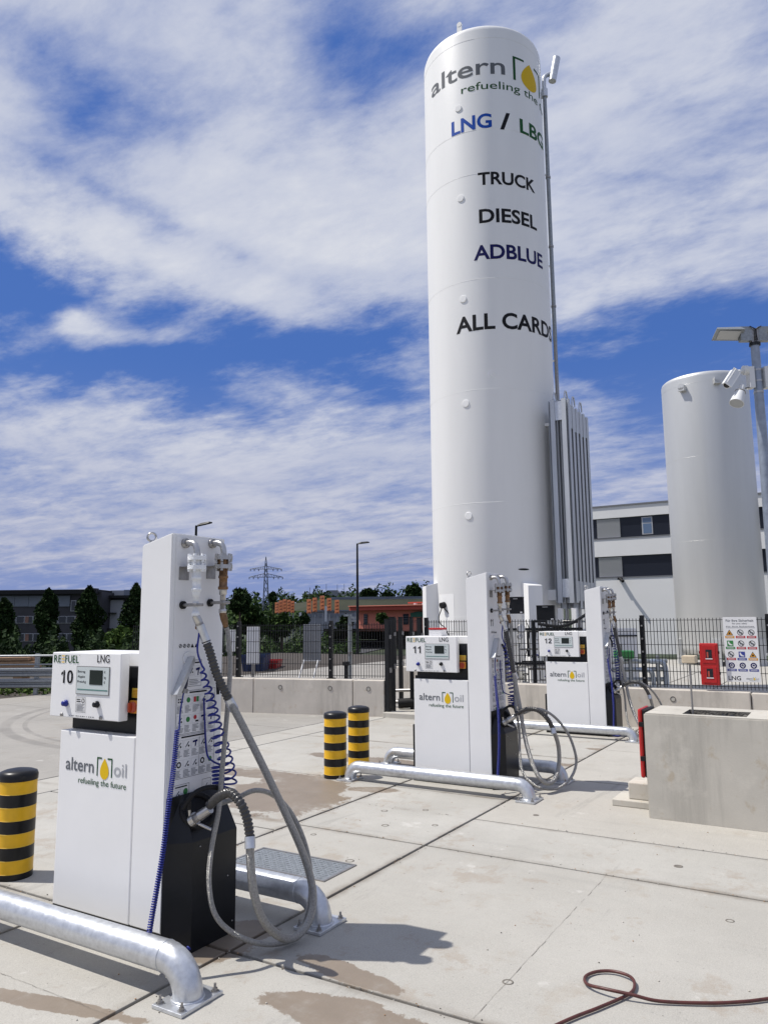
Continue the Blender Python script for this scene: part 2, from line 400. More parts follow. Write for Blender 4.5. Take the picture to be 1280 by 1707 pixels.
def logo_parts(add_text, add_poly):
    """altern [drop] oil / refueling the future, laid out in a unit box 0..1 by 0..0.3"""
    add_text('altern', 0, .475, .125, .135, 'grey_text', .011); add_text('oil', .80, 1.0, .125, .135, 'light_text', .007)
    for pts in ([(.525, .10), (.541, .10), (.541, .281), (.603, .281), (.603, .297), (.525, .297)],
                [(.757, .10), (.773, .10), (.773, .297), (.695, .297), (.695, .281), (.757, .281)]): add_poly(pts, 'dark_green')
    add_poly(drop_shape(.649, .07, .145, .22), 'drop_yellow')
    add_text('refueling the future', .225, 1.0, 0.0, .062, 'dark_green', .003)
def flat_logo(mb, O, U, V, w):
    O = Vector(O); U = Vector(U)*w; V = Vector(V)*w
    def tx(s, x0, x1, y0, h, m, b): put_text(mb, s, O, U, V, x0, x1, y0, h, m, b)
    logo_parts(tx, lambda p, m: put_poly(mb, p, O, U, V, m))
def put_digits(mb, s, O, U, V, x0, x1, y0, h, m):
    """heavy grotesque numerals drawn as outlines"""
    n = len(s); w = (x1-x0)/n
    for i, ch in enumerate(s):
        a = x0+i*w; k = w*1.02
        P = lambda x, y: (a+x*k, y0+y*h)
        if ch == '1': put_poly(mb, [P(.42, 0), P(.68, 0), P(.68, 1), P(.48, 1)], O, U, V, m); put_poly(mb, [P(.41, .73), P(.425, .73), P(.425, .98), P(.47, 1), P(.40, .90), P(.12, .76), P(.12, .60)][0:1]+[P(.42, .72), P(.42, .93), P(.12, .78), P(.12, .60)], O, U, V, m)
        elif ch == '0':
            N_ = 28; o = []; q = []
            for t in range(N_):
                c_, s_ = cos(2*pi*t/N_), sin(2*pi*t/N_)
                o.append(P(.5+.45*math.copysign(abs(c_)**.8, c_), .5+.515*math.copysign(abs(s_)**.85, s_))); q.append(P(.5+.185*math.copysign(abs(c_)**.8, c_), .5+.36*math.copysign(abs(s_)**.85, s_)))
            O_, U_, V_2 = Vector(O), Vector(U), Vector(V)
            mb.add([O_+U_*x+V_2*y for x, y in o+q], [(t, (t+1) % N_, N_+(t+1) % N_, N_+t) for t in range(N_)], m)
        elif ch == '2':
            C = [(.07, .66), (.12, .85), (.30, .97), (.5, 1.0), (.72, .96), (.88, .83), (.9, .68), (.84, .54), (.66, .38), (.42, .18)]
            I = [(.31, .66), (.34, .75), (.41, .81), (.5, .825), (.58, .81), (.64, .75), (.645, .68), (.60, .60), (.44, .46), (.06, .10)]
            for (p, p2), (u_, u2) in zip(zip(C, C[1:]), zip(I, I[1:])): put_poly(mb, [P(*p), P(*u_), P(*u2), P(*p2)], O, U, V, m)
            put_poly(mb, [P(.04, 0), P(.92, 0), P(.92, .175), P(.42, .18), P(.06, .10)], O, U, V, m)
# ------------------------------------------------------------------ ground
def ground_mat(name, base, dark, broom=None, stains=()):
    m = bpy.data.materials.new(name); m.use_nodes = True; t = m.node_tree; b = t.nodes['Principled BSDF']
    L = t.links.new
    g = t.nodes.new('ShaderNodeNewGeometry'); P = g.outputs['Position']
    def nz(sc, det, rough=.6, stretch=None, w=0):
        src = P
        if stretch:
            mp = t.nodes.new('ShaderNodeMapping'); mp.inputs['Scale'].default_value = stretch; L(P, mp.inputs[0]); src = mp.outputs[0]
        n = t.nodes.new('ShaderNodeTexNoise'); n.noise_dimensions = '4D'; n.inputs['W'].default_value = w
        n.inputs['Scale'].default_value = sc; n.inputs['Detail'].default_value = det; n.inputs['Roughness'].default_value = rough
        L(src, n.inputs['Vector']); return n.outputs[0]
    def mr(v, lo, hi, a=0., c=1., sm=True):
        n = t.nodes.new('ShaderNodeMapRange'); n.interpolation_type = 'SMOOTHSTEP' if sm else 'LINEAR'
        L(v, n.inputs[0])
        for i, x in enumerate((lo, hi, a, c)): n.inputs[i+1].default_value = x
        return n.outputs[0]
    def ma(op, a, c):
        n = t.nodes.new('ShaderNodeMath'); n.operation = op
        for i, x in enumerate((a, c)):
            if isinstance(x, (int, float)): n.inputs[i].default_value = x
            else: L(x, n.inputs[i])
        return n.outputs[0]
    def mx(f, a, c, bt='MIX'):
        n = t.nodes.new('ShaderNodeMix'); n.data_type = 'RGBA'; n.blend_type = bt
        if isinstance(f, (int, float)): n.inputs[0].default_value = f
        else: L(f, n.inputs[0])
        for i, x in ((6, a), (7, c)):
            if isinstance(x, tuple): n.inputs[i].default_value = (*x, 1)
            else: L(x, n.inputs[i])
        return n.outputs[2]
    col = mx(mr(nz(1.1, 9, .62), .3, .7), dark, base)
    tone = t.nodes.new('ShaderNodeMapRange'); L(g.outputs['Random Per Island'], tone.inputs[0]); tone.inputs[3].default_value = 0.; tone.inputs[4].default_value = .5
    col = mx(tone.outputs[0], col, (base[0]*.80, base[1]*.775, base[2]*.745))
    col = mx(mr(nz(7, 8, .7, w=2), .35, .75, 0, .35), col, tuple(x*.72 for x in base))
    # tyre and trowel streaks along both slab directions
    col = mx(mr(nz(1.4, 6, .6, (.35, 5, 1), w=4), .56, .72, 0, .30), col, tuple(x*.62 for x in base))
    col = mx(mr(nz(60, 3, .5, w=6), .63, .70, 0, .62), col, tuple(x*.42 for x in base))
    col = mx(mr(nz(150, 3, .6, w=7), .35, .68, 0, .26), col, (.60, .58, .53))
    col = mx(mr(nz(300, 2, .5, w=17), .52, .7, 0, .35), col, tuple(x*.55 for x in base))
    col = mx(mr(nz(3.7, 9, .7, w=9), .60, .68, 0, .4), col, (.56, .545, .51))
    col = mx(mr(nz(.9, 10, .72, (3.2, .5, 1), w=14), .585, .64, 0, .28), col, tuple(x*.5 for x in base))
    col = mx(mr(nz(2.3, 7, .65, w=12), .57, .68, 0, .33), col, (base[0]*.72, base[1]*.62, base[2]*.52))
    rough = None
    if name == 'slab':
        sj = t.nodes.new('ShaderNodeSeparateXYZ'); L(P, sj.inputs[0]); wob = ma('MULTIPLY', ma('SUBTRACT', nz(6, 6, .7, w=60), .5), .10)
        dirt = None
        for ax_, v_ in ((0, -2.812), (0, -4.04), (1, 3.09), (1, 5.18), (1, 6.8), (1, .98), (1, 9.12), (1, 6.04)):
            d = ma('ADD', ma('ABSOLUTE', ma('SUBTRACT', sj.outputs[ax_], v_), 0), wob); k = mr(d, .075, .0)
            dirt = k if dirt is None else ma('MAXIMUM', dirt, k)
        dirt = ma('MULTIPLY', dirt, mr(nz(1.7, 7, .65, w=61), .38, .66, .05, .72)); col = mx(dirt, col, (.17, .145, .115))
        halo = mr(nz(2.0, 9, .72, w=70), .55, .60); halo = ma('MULTIPLY', halo, mr(nz(9, 6, .7, w=71), .35, .6, .15, .45)); col = mx(halo, col, (.27, .215, .16))
    if name == 'road_concrete':
        sp = t.nodes.new('ShaderNodeSeparateXYZ'); L(P, sp.inputs[0])
        for (cx_, cy_, rad_, wd) in TYRES:
            dx = ma('SUBTRACT', sp.outputs[0], cx_); dy = ma('SUBTRACT', sp.outputs[1], cy_)
            d = ma('ABSOLUTE', ma('SUBTRACT', ma('SQRT', ma('ADD', ma('MULTIPLY', dx, dx), ma('MULTIPLY', dy, dy)), 0), rad_), 0)
            k = ma('MULTIPLY', mr(d, wd, wd*.55), mr(nz(1.3, 5, .6, w=40), .3, .62, .08, .40)); col = mx(k, col, (.085, .08, .078))
    if stains:
        sep_ = t.nodes.new('ShaderNodeSeparateXYZ'); L(P, sep_.inputs[0])
        edge = ma('MULTIPLY', ma('SUBTRACT', nz(2.6, 10, .74, w=21), .5), 3.6); acc = None
        for (x, y, rx, ry, a) in stains:
            c_, s_ = cos(radians(a)), sin(radians(a))
            dx = ma('SUBTRACT', sep_.outputs[0], x); dy = ma('SUBTRACT', sep_.outputs[1], y)
            p = ma('ADD', ma('MULTIPLY', dx, c_/rx), ma('MULTIPLY', dy, s_/rx)); q = ma('SUBTRACT', ma('MULTIPLY', dy, c_/ry), ma('MULTIPLY', dx, s_/ry))
            r2 = ma('ADD', ma('MULTIPLY', p, p), ma('MULTIPLY', q, q))
            v = mr(ma('ADD', ma('SQRT', r2, 0), ma('MULTIPLY', edge, .55)), .96, .88)
            acc = v if acc is None else ma('MAXIMUM', acc, v)
        col = mx(ma('MULTIPLY', acc, mr(nz(3.1, 8, .7, w=55), .3, .5, .55, .93)), col, mx(nz(5, 6, .6, w=33), (.15, .118, .085), (.25, .2, .15)))
        rough = mr(acc, 0, 1, .85, .5)
    L(col, b.inputs['Base Color'])
    if rough is not None: L(rough, b.inputs['Roughness'])
    else: b.inputs['Roughness'].default_value = .87
    h = ma('ADD', ma('MULTIPLY', nz(45, 6, .7), .5), ma('MULTIPLY', nz(220, 3, .6), .25))
    if broom:
        wv = nz(1, 4, .6, broom, w=3); h = ma('ADD', h, ma('MULTIPLY', wv, 1.1))
    bp = t.nodes.new('ShaderNodeBump'); bp.inputs['Strength'].default_value = .32; bp.inputs['Distance'].default_value = .006
    L(h, bp.inputs['Height']); L(bp.outputs[0], b.inputs['Normal'])
    MT[name] = m
STAINS = [(-4.75, 6.05, .62, .95, 20), (-5.7, 6.6, .9, .22, 8), (-5.0, 7.9, 1.0, .22, 0), (-4.15, 6.55, .30, .13, 20), (-2.15, 3.19, .36, .085, -8), (-2.0, 2.88, .48, .14, 6),
          (-2.9, 3.2, .2, .3, 0), (-3.1, 2.3, .5, .06, 12), (-4.3, 3.9, .3, .12, 0), (-5.4, 4.6, .5, .10, 20), (-3.0, 8.7, .7, .08, 0), (-2.6, 9.9, .5, .1, 0)]
TYRES = [(-8.89, 11.94, 5.24, .11), (-8.89, 11.94, 4.95, .05), (-6.5, -2.5, 6.9, .12), (-17, 22, 9.5, .15)]
ground_mat('slab', (.405, .393, .358), (.315, .303, .272), None, STAINS)
ground_mat('slab_broom', (.415, .398, .358), (.345, .328, .293), (70, 1.2, 1), ())
ground_mat('road_concrete', (.285, .27, .245), (.215, .205, .187), (1.5, 45, 1), ())
mat('dull_score', (.16, .145, .125), .95)
mat('joint_fill', (.055, .045, .036), .95, var=.5, vscale=12)

b = MB(); b.box((-26, -6, -.10), (14, 32, -.022), 'joint_fill'); kind(b.build('yard_base'), 'structure')
def slabs(name, rects, m, g=.0115):
    b = MB()
    for i, (x0, y0, x1, y1) in enumerate(rects):
        b.box((x0+g, y0+g, -.03), (x1-g, y1-g, rng.uniform(-.0015, .0)), m, bev=.005)
    return kind(b.build(name), 'structure')
ys = [-6, -3.2, -1.1, .98, 3.09, 5.18, 6.8, 9.12, 11.3, 13.6, 16, 19, 22, 32]
R = []
for a, c in zip(ys, ys[1:]): R.append((-4.04, a, -2.812, c))
yl = [-6, -1.1, .98, 3.09, 4.96, 6.88, 9.12, 11.3, 13.6, 16, 19, 22, 32]
for a, c in zip(yl, yl[1:]): R.append((-6.91, a, -4.04, c))
for a, c in ((-6, -1.1), (-1.1, .98), (.98, 3.09), (3.09, 5.18), (5.18, 6.04)): R += [(-2.812, a, 3.2, c), (3.2, a, 9, c)]
slabs('yard_slabs', R, 'slab')
slabs('broomed_slabs', [(-2.812, a, 8, c) for a, c in ((6.04, 7.95), (7.95, 9.9), (9.9, 12.1), (12.1, 20), (20, 32))], 'slab_broom')
R = []
for a, c in ((-6, 0), (0, 4.9), (4.9, 9.6), (9.6, 14.5), (14.5, 20), (20, 32)):
    for x0, x1 in ((-16.25, -14.95), (-14.95, -7.5)): R.append((x0, a, x1, c))
slabs('road_slabs', R, 'road_concrete')
slabs('kerb_strip', [(-7.5, a, -6.91, a+2.3) for a in [-6+2.3*i for i in range(16)]], 'slab')

b = MB()
for (x0, y0, x1, y1) in ((-1.475, 3.11, -1.470, 5.16), (-4.02, 2.358, -2.83, 2.365), (-2.79, 1.7, 3.0, 1.706), (-1.47, 1.0, -1.464, 3.07), (-6.9, 8.0, -4.06, 8.006), (-4.02, 8.3, -2.83, 8.306), (-2.79, 10.9, 3, 10.907)):
    n = 30
    for i in range(n):
        if rng.random() < .06: continue
        a, c = i/n, (i+1)/n; j = rng.uniform(-.002, .002); e = rng.uniform(.3, 1.0)*.0026
        if x1-x0 > y1-y0: b.quad((x0+(x1-x0)*a, y0+j, .0012), ((x1-x0)/n, rng.uniform(-.003, .003), 0), (0, e, 0), 'dull_score')
        else: b.quad((x0+j, y0+(y1-y0)*a, .0012), (e, 0, 0), (rng.uniform(-.003, .003), (y1-y0)/n, 0), 'dull_score')
kind(b.build('score_lines'), 'structure')
b = MB()
for i in range(900):
    if i % 3: x, y = rng.choice([(-2.812, None), (-4.04, None), (None, 3.09), (None, 5.18), (None, 6.04), (None, 9.12)]); x = rng.uniform(-5, .6) if x is None else x+rng.gauss(0, .02); y = rng.uniform(1.2, 10) if y is None else y+rng.gauss(0, .02)
    else: x, y = rng.uniform(-5.5, .8), rng.uniform(1.5, 9)
    s = rng.uniform(.0015, .0055); b.ball((x, y, s*.4), s, rng.choice(['concrete', 'concrete', 'concrete_dark', 'timber']), (1, rng.uniform(.6, 1), .6), 1)
kind(b.build('grit'), 'stuff')

# land around the yard: one sheet to the horizon, dropping to the motorway and rising to the hills
def hgt(x, y):
    D = Vector((x, y, 0)).dot(FP); L = Vector((x, y, 0)).dot(RP)
    r = sqrt(x*x+y*y)
    def ss(v, a, c): t = max(0, min(1, (v-a)/(c-a))); return t*t*(3-2*t)
    z = -.12-2.4*ss(r, 38, 56)
    z += (15+3*sin(L*.013+1)+2*sin(L*.031))*ss(D, 230, 460)*(1-.3*ss(abs(L+40), 140, 420))
    return z
b = MB(); v = []; f = []
rad = [0, 8, 16, 24, 32, 38, 44, 50, 56, 70, 90, 115, 145, 180, 215, 250, 290, 330, 370, 410, 460, 540, 700, 1000, 1600, 2600]
n = 96
for r in rad:
    for k in range(n):
        a = 2*pi*k/n; x, y = r*cos(a), r*sin(a); v.append((x, y, hgt(x, y)))
for i in range(len(rad)-1):
    for k in range(n): f.append((i*n+k, (i+1)*n+k, (i+1)*n+(k+1) % n, i*n+(k+1) % n))
b.add(v, f, 'soil', True); kind(b.build('ground'), 'structure')

# ------------------------------------------------------------------ dispensers
def sgn_panel(x, extra, par):
    """instruction sheets on the hose side: drawn in the plane x, U along y, V up"""
    O, U, V = (x, 0, 0), (0, 1, 0), (0, 0, 1)
    r = random.Random(11)
    def lines(y0, y1, z0, z1, n):
        for i in range(n):
            z = z1-(i+.5)*(z1-z0)/n
            put_rect(b, y0, z-.0012, y0+(y1-y0)*r.uniform(.55, 1), z+.0012, O, U, V, 'grey_text')
    def icon(y0, z0, w, h, k):
        put_frame(b, y0, z0, y0+w, z0+h, .0009, O, U, V, 'light_text')
        c = (y0+w/2, z0+h/2); q = min(w, h)
        if k == 'green': put_poly(b, shape_disc(*c, q*.30), O, U, V, 'icon_green')
        elif k == 'red': put_poly(b, shape_disc(c[0]-w*.1, c[1]+h*.15, q*.25), O, U, V, 'icon_red'); put_rect(b, c[0]-w*.05, z0+h*.12, c[0]+w*.4, z0+h*.3, O, U, V, 'black_text')
        elif k == 'two': put_rect(b, y0+w*.12, z0+h*.2, y0+w*.47, z0+h*.8, O, U, V, 'icon_red'); put_rect(b, y0+w*.53, z0+h*.2, y0+w*.88, z0+h*.8, O, U, V, 'icon_green')
        elif k == 'wheel': put_ring(b, *c, q*.34, q*.15, O, U, V, 'black_text')
        elif k == 'gun':
            put_poly(b, [(y0+w*.15, z0+h*.75), (y0+w*.85, z0+h*.85), (y0+w*.85, z0+h*.6), (y0+w*.7, z0+h*.6), (y0+w*.62, z0+h*.12), (y0+w*.45, z0+h*.12), (y0+w*.5, z0+h*.58), (y0+w*.15, z0+h*.55)], O, U, V, 'navy_text')
        elif k == 'dots':
            for i in range(3):
                for j in range(2): put_poly(b, shape_disc(y0+w*(.22+.28*i), z0+h*(.35+.3*j), q*.1, 10), O, U, V, 'black_text')
        else:
            put_poly(b, [(y0+w*.2, z0+h*.2), (y0+w*.3, z0+h*.17), (y0+w*.78, z0+h*.72), (y0+w*.66, z0+h*.8)], O, U, V, 'grey_text')
            put_poly(b, shape_disc(y0+w*.7, z0+h*.3, q*.12, 10), O, U, V, 'black_text')
    # top sheet
    b = MB()
    put_frame(b, .135, 1.305, .235, 1.445, .0016, O, U, V, 'black_text'); put_rect(b, .15, 1.427, .222, 1.434, O, U, V, 'black_text')
    icon(.145, 1.365, .035, .05, 'x'); icon(.187, 1.355, .042, .06, 'gun'); lines(.145, .228, 1.312, 1.345, 4)
    b.build('instruction_label', par); b = MB()
    put_frame(b, .055, 1.06, .345, 1.285, .0016, O, U, V, 'black_text'); put_rect(b, .15, 1.27, .28, 1.278, O, U, V, 'black_text')
    for row, ks in enumerate((('dots', 'green', 'two', 'x', 'x'), ('x', 'green', 'red', 'gun', 'gun'))):
        for i, k in enumerate(ks):
            y0 = .062+i*.057; z1 = 1.262-row*.102
            icon(y0, z1-.05, .05, .047, k); lines(y0, y0+.05, z1-.093, z1-.054, 6)
    b.build('instruction_label', par); b = MB()
    put_frame(b, .055, .835, .345, 1.055, .0016, O, U, V, 'black_text'); put_rect(b, .10, 1.04, .27, 1.048, O, U, V, 'black_text')
    put_rect(b, .231, .84, .2325, 1.035, O, U, V, 'black_text')
    for row, ks in enumerate((('x', 'x', 'gun', 'x', 'x'), ('wheel', 'x', 'x', 'wheel', 'green'))):
        for i, k in enumerate(ks):
            y0 = .062+i*.057; z1 = 1.032-row*.1
            icon(y0, z1-.05, .05, .047, k); lines(y0, y0+.05, z1-.092, z1-.054, 6)
    b.build('instruction_label', par); b = MB()
    put_frame(b, .05, .69, .165, .805, .0016, O, U, V, 'black_text'); put_rect(b, .065, .79, .15, .796, O, U, V, 'black_text')
    icon(.062, .742, .045, .04, 'x'); put_poly(b, shape_disc(.14, .765, .016), O, U, V, 'icon_green'); lines(.06, .155, .70, .735, 5)
    b.build('instruction_label', par); b = MB()
    put_frame(b, .26, .735, .325, .805, .0016, O, U, V, 'black_text'); icon(.272, .75, .04, .04, 'x')
    b.build('instruction_label', par); b = MB()
    for i in range(5):
        y = .075+i*.029
        if i < 3: put_ring(b, y, 1.523, .0105, .0028, O, U, V, 'black_text'); put_poly(b, [(y-.007, 1.518), (y-.004, 1.515), (y+.007, 1.528), (y+.004, 1.531)], O, U, V, 'black_text')
        else: put_poly(b, [(y-.012, 1.513), (y+.012, 1.513), (y, 1.534)], O, U, V, 'black_text')
    b.build('warning_pictograms', par)
    if extra: b = MB(); put_digits(b, extra, O, U, V, .05, .135, 1.585, .072, 'black_text'); b.build('number', par)

HOSE1 = [(0.630,0.242,1.241), (0.680,0.303,1.096), (0.760,0.385,0.872), (0.840,0.483,0.615), (0.900,0.565,0.389), (0.940,0.588,0.207), (0.960,0.525,0.095), (0.960,0.409,0.055), (0.960,0.293,0.094), (0.950,0.174,0.206), (0.940,0.112,0.346), (0.930,0.094,0.487), (0.920,0.099,0.609)]
def make_dispenser(num, loc, label, frosted):
    t = thing('fuel_dispenser', label, 'fuel dispenser', loc, 'dispensers on the forecourt')
    FO, FU, FV = (0, -.0018, 0), (1, 0, 0), (0, 0, 1)
    MB().box((-.44, .03, 0), (.40, .39, .10), 'black_paint').build('plinth', t)
    c = MB().box((-.43, 0, .10), (.1925, .385, 1.042), 'white_paint', .005).build('cabinet', t)
    b = MB(); flat_logo(b, (-.368, -.0018, .767), FU, FV, .507); b.build('lettering', c)
    MB().box((-.468, .03, .0), (-.4325, .36, .57), 'black_matt', .004).build('side_guard', t)
    # column with a roof that rises to the hose side
    b = MB(); y1 = .405
    for (x0, x1, m, e) in ((.195, .43, 'white_paint', 0),):
        z0, z1 = 2.073, 2.129
        v = [(x0, 0, .1), (x1, 0, .1), (x1, y1, .1), (x0, y1, .1), (x0, 0, z0), (x1, 0, z1), (x1, y1, z1), (x0, y1, z0)]
        bm = bmesh.new(); q = [bm.verts.new(p) for p in v]
        for f_ in ((3, 2, 1, 0), (4, 5, 6, 7), (0, 1, 5, 4), (1, 2, 6, 5), (2, 3, 7, 6), (3, 0, 4, 7)): bm.faces.new([q[i] for i in f_])
        bmesh.ops.bevel(bm, geom=bm.edges[:], offset=.006, segments=2, affect='EDGES'); b.bm(bm, m)
    c = b.build('column', t)
    MB().box((.431, .026, .74), (.4335, .365, 2.112), 'white_side', .001).build('side_door', c)
    sgn_panel(.4350, None if num == '10' else num, c)
    b = MB(); b.torus((.212, .052, 2.122), .023, .0065, 'stainless', (.75, -.65, 0)); b.cyl((.212, .052, 2.07), (.212, .052, 2.10), .013, 'stainless', 12); b.build('lifting_eye', c)
    # display head
    MB().box((-.43, .075, 1.043), (.194, .36, 1.405), 'black_paint', .003).build('recess_panel', t)
    MB().box((-.50, .083, 1.406), (.194, .34, 1.482), 'white_paint', .004).build('head_arm', t)
    h = MB().box((-.512, -.02, 1.118), (.085, .040, 1.482), 'white_paint', .005).build('display_housing', t)
    O, U, V = (0, -.0222, 0), (1, 0, 0), (0, 0, 1)
    b = MB(); put_text(b, 'RE', O, U, V, -.494, -.428, 1.424, .042, 'dark_green', .006)
    for i, m in enumerate(('sticker_yellow', 'drop_yellow', 'sticker_yellow')): put_rect(b, -.423, 1.424+i*.0175, -.398, 1.4305+i*.0175, O, U, V, m)
    put_text(b, 'FUEL', O, U, V, -.392, -.270, 1.424, .042, 'dark_green', .006); put_poly(b, shape_disc(-.264, 1.468, .0025, 8), O, U, V, 'grey_text')
    b.build('lettering', h); b = MB(); put_text(b, 'LNG', O, U, V, -.111, -.008, 1.431, .042, 'black_text', .004)
    b.build('lettering', h)
    b = MB(); put_digits(b, num, O, U, V, -.428, -.314, 1.309, .072, 'black_text'); b.build('number', h)
    b = MB(); b.box((-.283, -.0235, 1.252), (-.002, -.0202, 1.408), 'dull_steel'); b.box((-.278, -.0245, 1.256), (-.006, -.0236, 1.404), 'screen_grey')
    b.box((-.166, -.0262, 1.308), (-.056, -.0247, 1.388), 'lcd')
    O2 = (0, -.0252, 0)
    for i, (w, u) in enumerate((('Betrag', '€'), ('Abgabe', 'kg'), ('Preis/kg', '€'))):
        put_text(b, w, O2, U, V, -.270, -.205 if i < 2 else -.196, 1.372-i*.028, .0125, 'black_text', .008); put_text(b, u, O2, U, V, -.045, None, 1.372-i*.028, .0125, 'black_text', .008)
    b.box((-.268, -.0256, 1.276), (-.012, -.0246, 1.282), 'teal'); b.build('screen', h)
    b = MB(); put_frame(b, -.28, 1.152, -.196, 1.236, .002, O, U, V, 'grey_text'); put_ring(b, -.218, 1.216, .013, .004, O, U, V, 'black_text')
    for i in range(7): put_rect(b, -.272, 1.195-i*.006, -.272+.07*(1-.12*(i % 3)), 1.1975-i*.006, O, U, V, 'grey_text')
    put_rect(b, -.272, 1.208, -.238, 1.213, O, U, V, 'black_text'); put_rect(b, -.272, 1.219, -.24, 1.224, O, U, V, 'black_text')
    for i in range(12): put_rect(b, -.33+i*.018, 1.128, -.33+i*.018+rng.uniform(.006, .015), 1.133, O, U, V, 'grey_text')
    b.build('rating_label', h)
    for x, z, m in ((-.361, 1.197, 'blue_cable'), (-.092, 1.203, 'black_paint')):
        MB().lathe((x, 0, z), [(.019, -.024), (.019, -.03), (.0155, -.036), (.014, -.048), (.002, -.049)], m, 20, axis='y').build('push_button', h)
    for x in (-.398, -.060):
        MB().lathe((x, 0, 1.132), [(.010, -.0205), (.010, -.028), (.004, -.030)], 'dull_steel', 16, axis='y').build('lock', h)
    b = MB(); b.box((.072, .0735, 1.238), (.142, .0748, 1.290), 'sticker_yellow')
    for i in range(5): put_rect(b, .078, 1.245+i*.008, .136-.008*(i % 2), 1.2485+i*.008, (0, .0728, 0), FU, FV, 'switch_orange')
    b.build('warning_sticker', t)
    b = MB(); b.box((.068, .055, 1.155), (.144, .0745, 1.225), 'switch_orange', .008); b.lathe((.106, 0, 1.19), [(.03, .0545), (.028, .04), (.012, .038)], 'red_knob', 20, axis='y')
    b.box((.100, .02, 1.165), (.112, .039, 1.215), 'red_knob', .003); b.build('isolator_switch', t)
    # black nozzle box with a sloping faceted top
    b = MB(); lo = [(.4305, .0), (.54, .10), (.54, .425), (.4305, .43)]
    rings = [[(x, y, z) for x, y in lo] for z in (0, .53)] + [[(.4305, .012, .75), (.452, .10, .755), (.452, .385, .755), (.4305, .40, .757)]]
    b.loft(rings, 'black_paint', False); nb = b.build('nozzle_box', t)
    b = MB(); ax = Vector((.75, -.25, .62)).normalized()
    b.torus((.505, .165, .672), .088, .016, 'black_matt', ax, 32, 10); b.cyl(Vector((.505, .165, .672))-ax*.03, Vector((.505, .165, .672))-ax*.005, .086, 'black_matt', 28); b.build('nozzle_cup', nb)
    for y, z in ((.15, .50), (.36, .30), (.22, .46), (.40, .06)): MB().ball((.5405, y, z), .0045, 'stainless', sub=1).build('screw', nb)
    # nozzle
    b = MB(); d = Vector((.10, .018, .062)).normalized(); p0 = Vector((.525, .10, .635))
    b.cyl(p0, p0+d*.03, .033, 'stainless', 20); b.cyl(p0+d*.03, p0+d*.06, .024, 'dull_steel', 16); b.cyl(p0+d*.06, p0+d*.13, .028, 'stainless', 16, .023)
    b.cyl(p0+Vector((0, -.01, 0)), p0+Vector((.0, -.025, .115)), .0085, 'stainless', 10); b.cyl(p0+Vector((.01, 0, 0)), p0+Vector((.085, .055, -.045)), .0085, 'stainless', 10)
    b.cyl(p0+Vector((0, -.02, .06)), p0+Vector((.0, -.026, .118)), .012, 'black_matt', 10); b.build('nozzle', t)
    b = MB(); b.tube(smooth_path([(.50, .06, .70), (.55, .085, .775), (.575, .16, .795), (.58, .25, .77), (.57, .31, .72)], 6), .012, 'black_matt', 10); b.build('nozzle_guard', t)
    # valve trains
    def train(y, z, mcol, first):
        b = MB(); b.lathe((0, y, z), [(.026, .431), (.026, .452), (.015, .452)], 'dull_steel', 18, axis='x')
        b.tube(smooth_path([(.45, y, z), (.485, y, z), (.515, y, z-.012), (.528, y, z-.045), (.53, y, z-.075)], 6), .0165, 'stainless', 14)
        q = 'frost' if first and frosted else 'stainless'; q2 = 'frost' if first and frosted else 'bronze'
        for dz in (-.075, -.125):
            b.cyl((.53, y, z+dz), (.53, y, z+dz-.022), .05, q, 24)
            for k in range(6):
                a = 2*pi*k/6; b.cyl((.53+.041*cos(a), y+.041*sin(a), z+dz+.012), (.53+.041*cos(a), y+.041*sin(a), z+dz-.034), .0085, q, 6)
        b.cyl((.53, y, z-.09), (.53, y, z-.13), .032, q2, 16)
        prof = [(.024, -.147), (.024, -.185), (.027, -.186), (.027, -.20), (.023, -.201), (.023, -.245), (.028, -.247), (.028, -.262), (.022, -.264), (.021, -.292), (.0155, -.294), (.0155, -.37), (.021, -.372), (.021, -.392), (.018, -.394)]
        b.lathe((.53, y, z), prof[:9], q2 if first else 'bronze', 18); b.lathe((.53, y, z), prof[8:], 'frost' if first and frosted else 'stainless', 18)
        b.box((.434, y-.035, z-.20), (.438, y+.035, z-.128), 'dull_steel'); b.box((.438, y-.03, z-.133), (.53, y+.03, z-.129), 'dull_steel')
        b.cyl((.434, y-.005, z-.335), (.505, y-.005, z-.335), .009, 'dull_steel', 10); b.cyl((.434, y-.005, z-.335), (.447, y-.005, z-.335), .022, 'black_matt', 14)
        b.box((.50, y-.028, z-.343), (.56, y+.028, z-.327), 'dull_steel', .003)
        return b
    b = train(.085, 2.076, 0, True)
    b.tube([(.53, .085, 1.685), (.538, .098, 1.655), (.545, .112, 1.622)], [.02, .022, .016], 'stainless', 14); b.cyl((.54, .10, 1.645), (.546, .115, 1.612), .023, 'dull_steel', 8)
    b.build('liquid_coupling', t)
    b = train(.29, 2.091, 0, False); b.tube([(.53, .29, 1.70), (.538, .295, 1.665), (.545, .303, 1.62)], [.02, .021, .014], 'bronze', 12); b.build('vapour_coupling', t)
    # hoses
    def corr(P, r, m):
        P = resample(smooth_path(P, 10), .0047); return MB().tube(P, 0, m, 14, rf=lambda i: r*(1.02, 1.02, .82, .82)[i % 4])
    b = MB(); b.tube(smooth_path([(.543, .106, 1.635), (.552, .124, 1.585), (.562, .14, 1.54)], 4), .0235, 'galvanised', 16); b.ball((.525, .105, 1.62), .014, 'bronze', sub=1); b.build('hose_sleeve', t)
    near = num == '10'
    o = corr([(.560, .137, 1.548), (.575, .152, 1.49), (.60, .183, 1.370), (.630, .242, 1.241)] if near else [(.560, .137, 1.548), (.58, .145, 1.44), (.605, .142, 1.29), (.630, .147, 1.126)], .0245, 'boot_rubber').build('hose_boot', t)
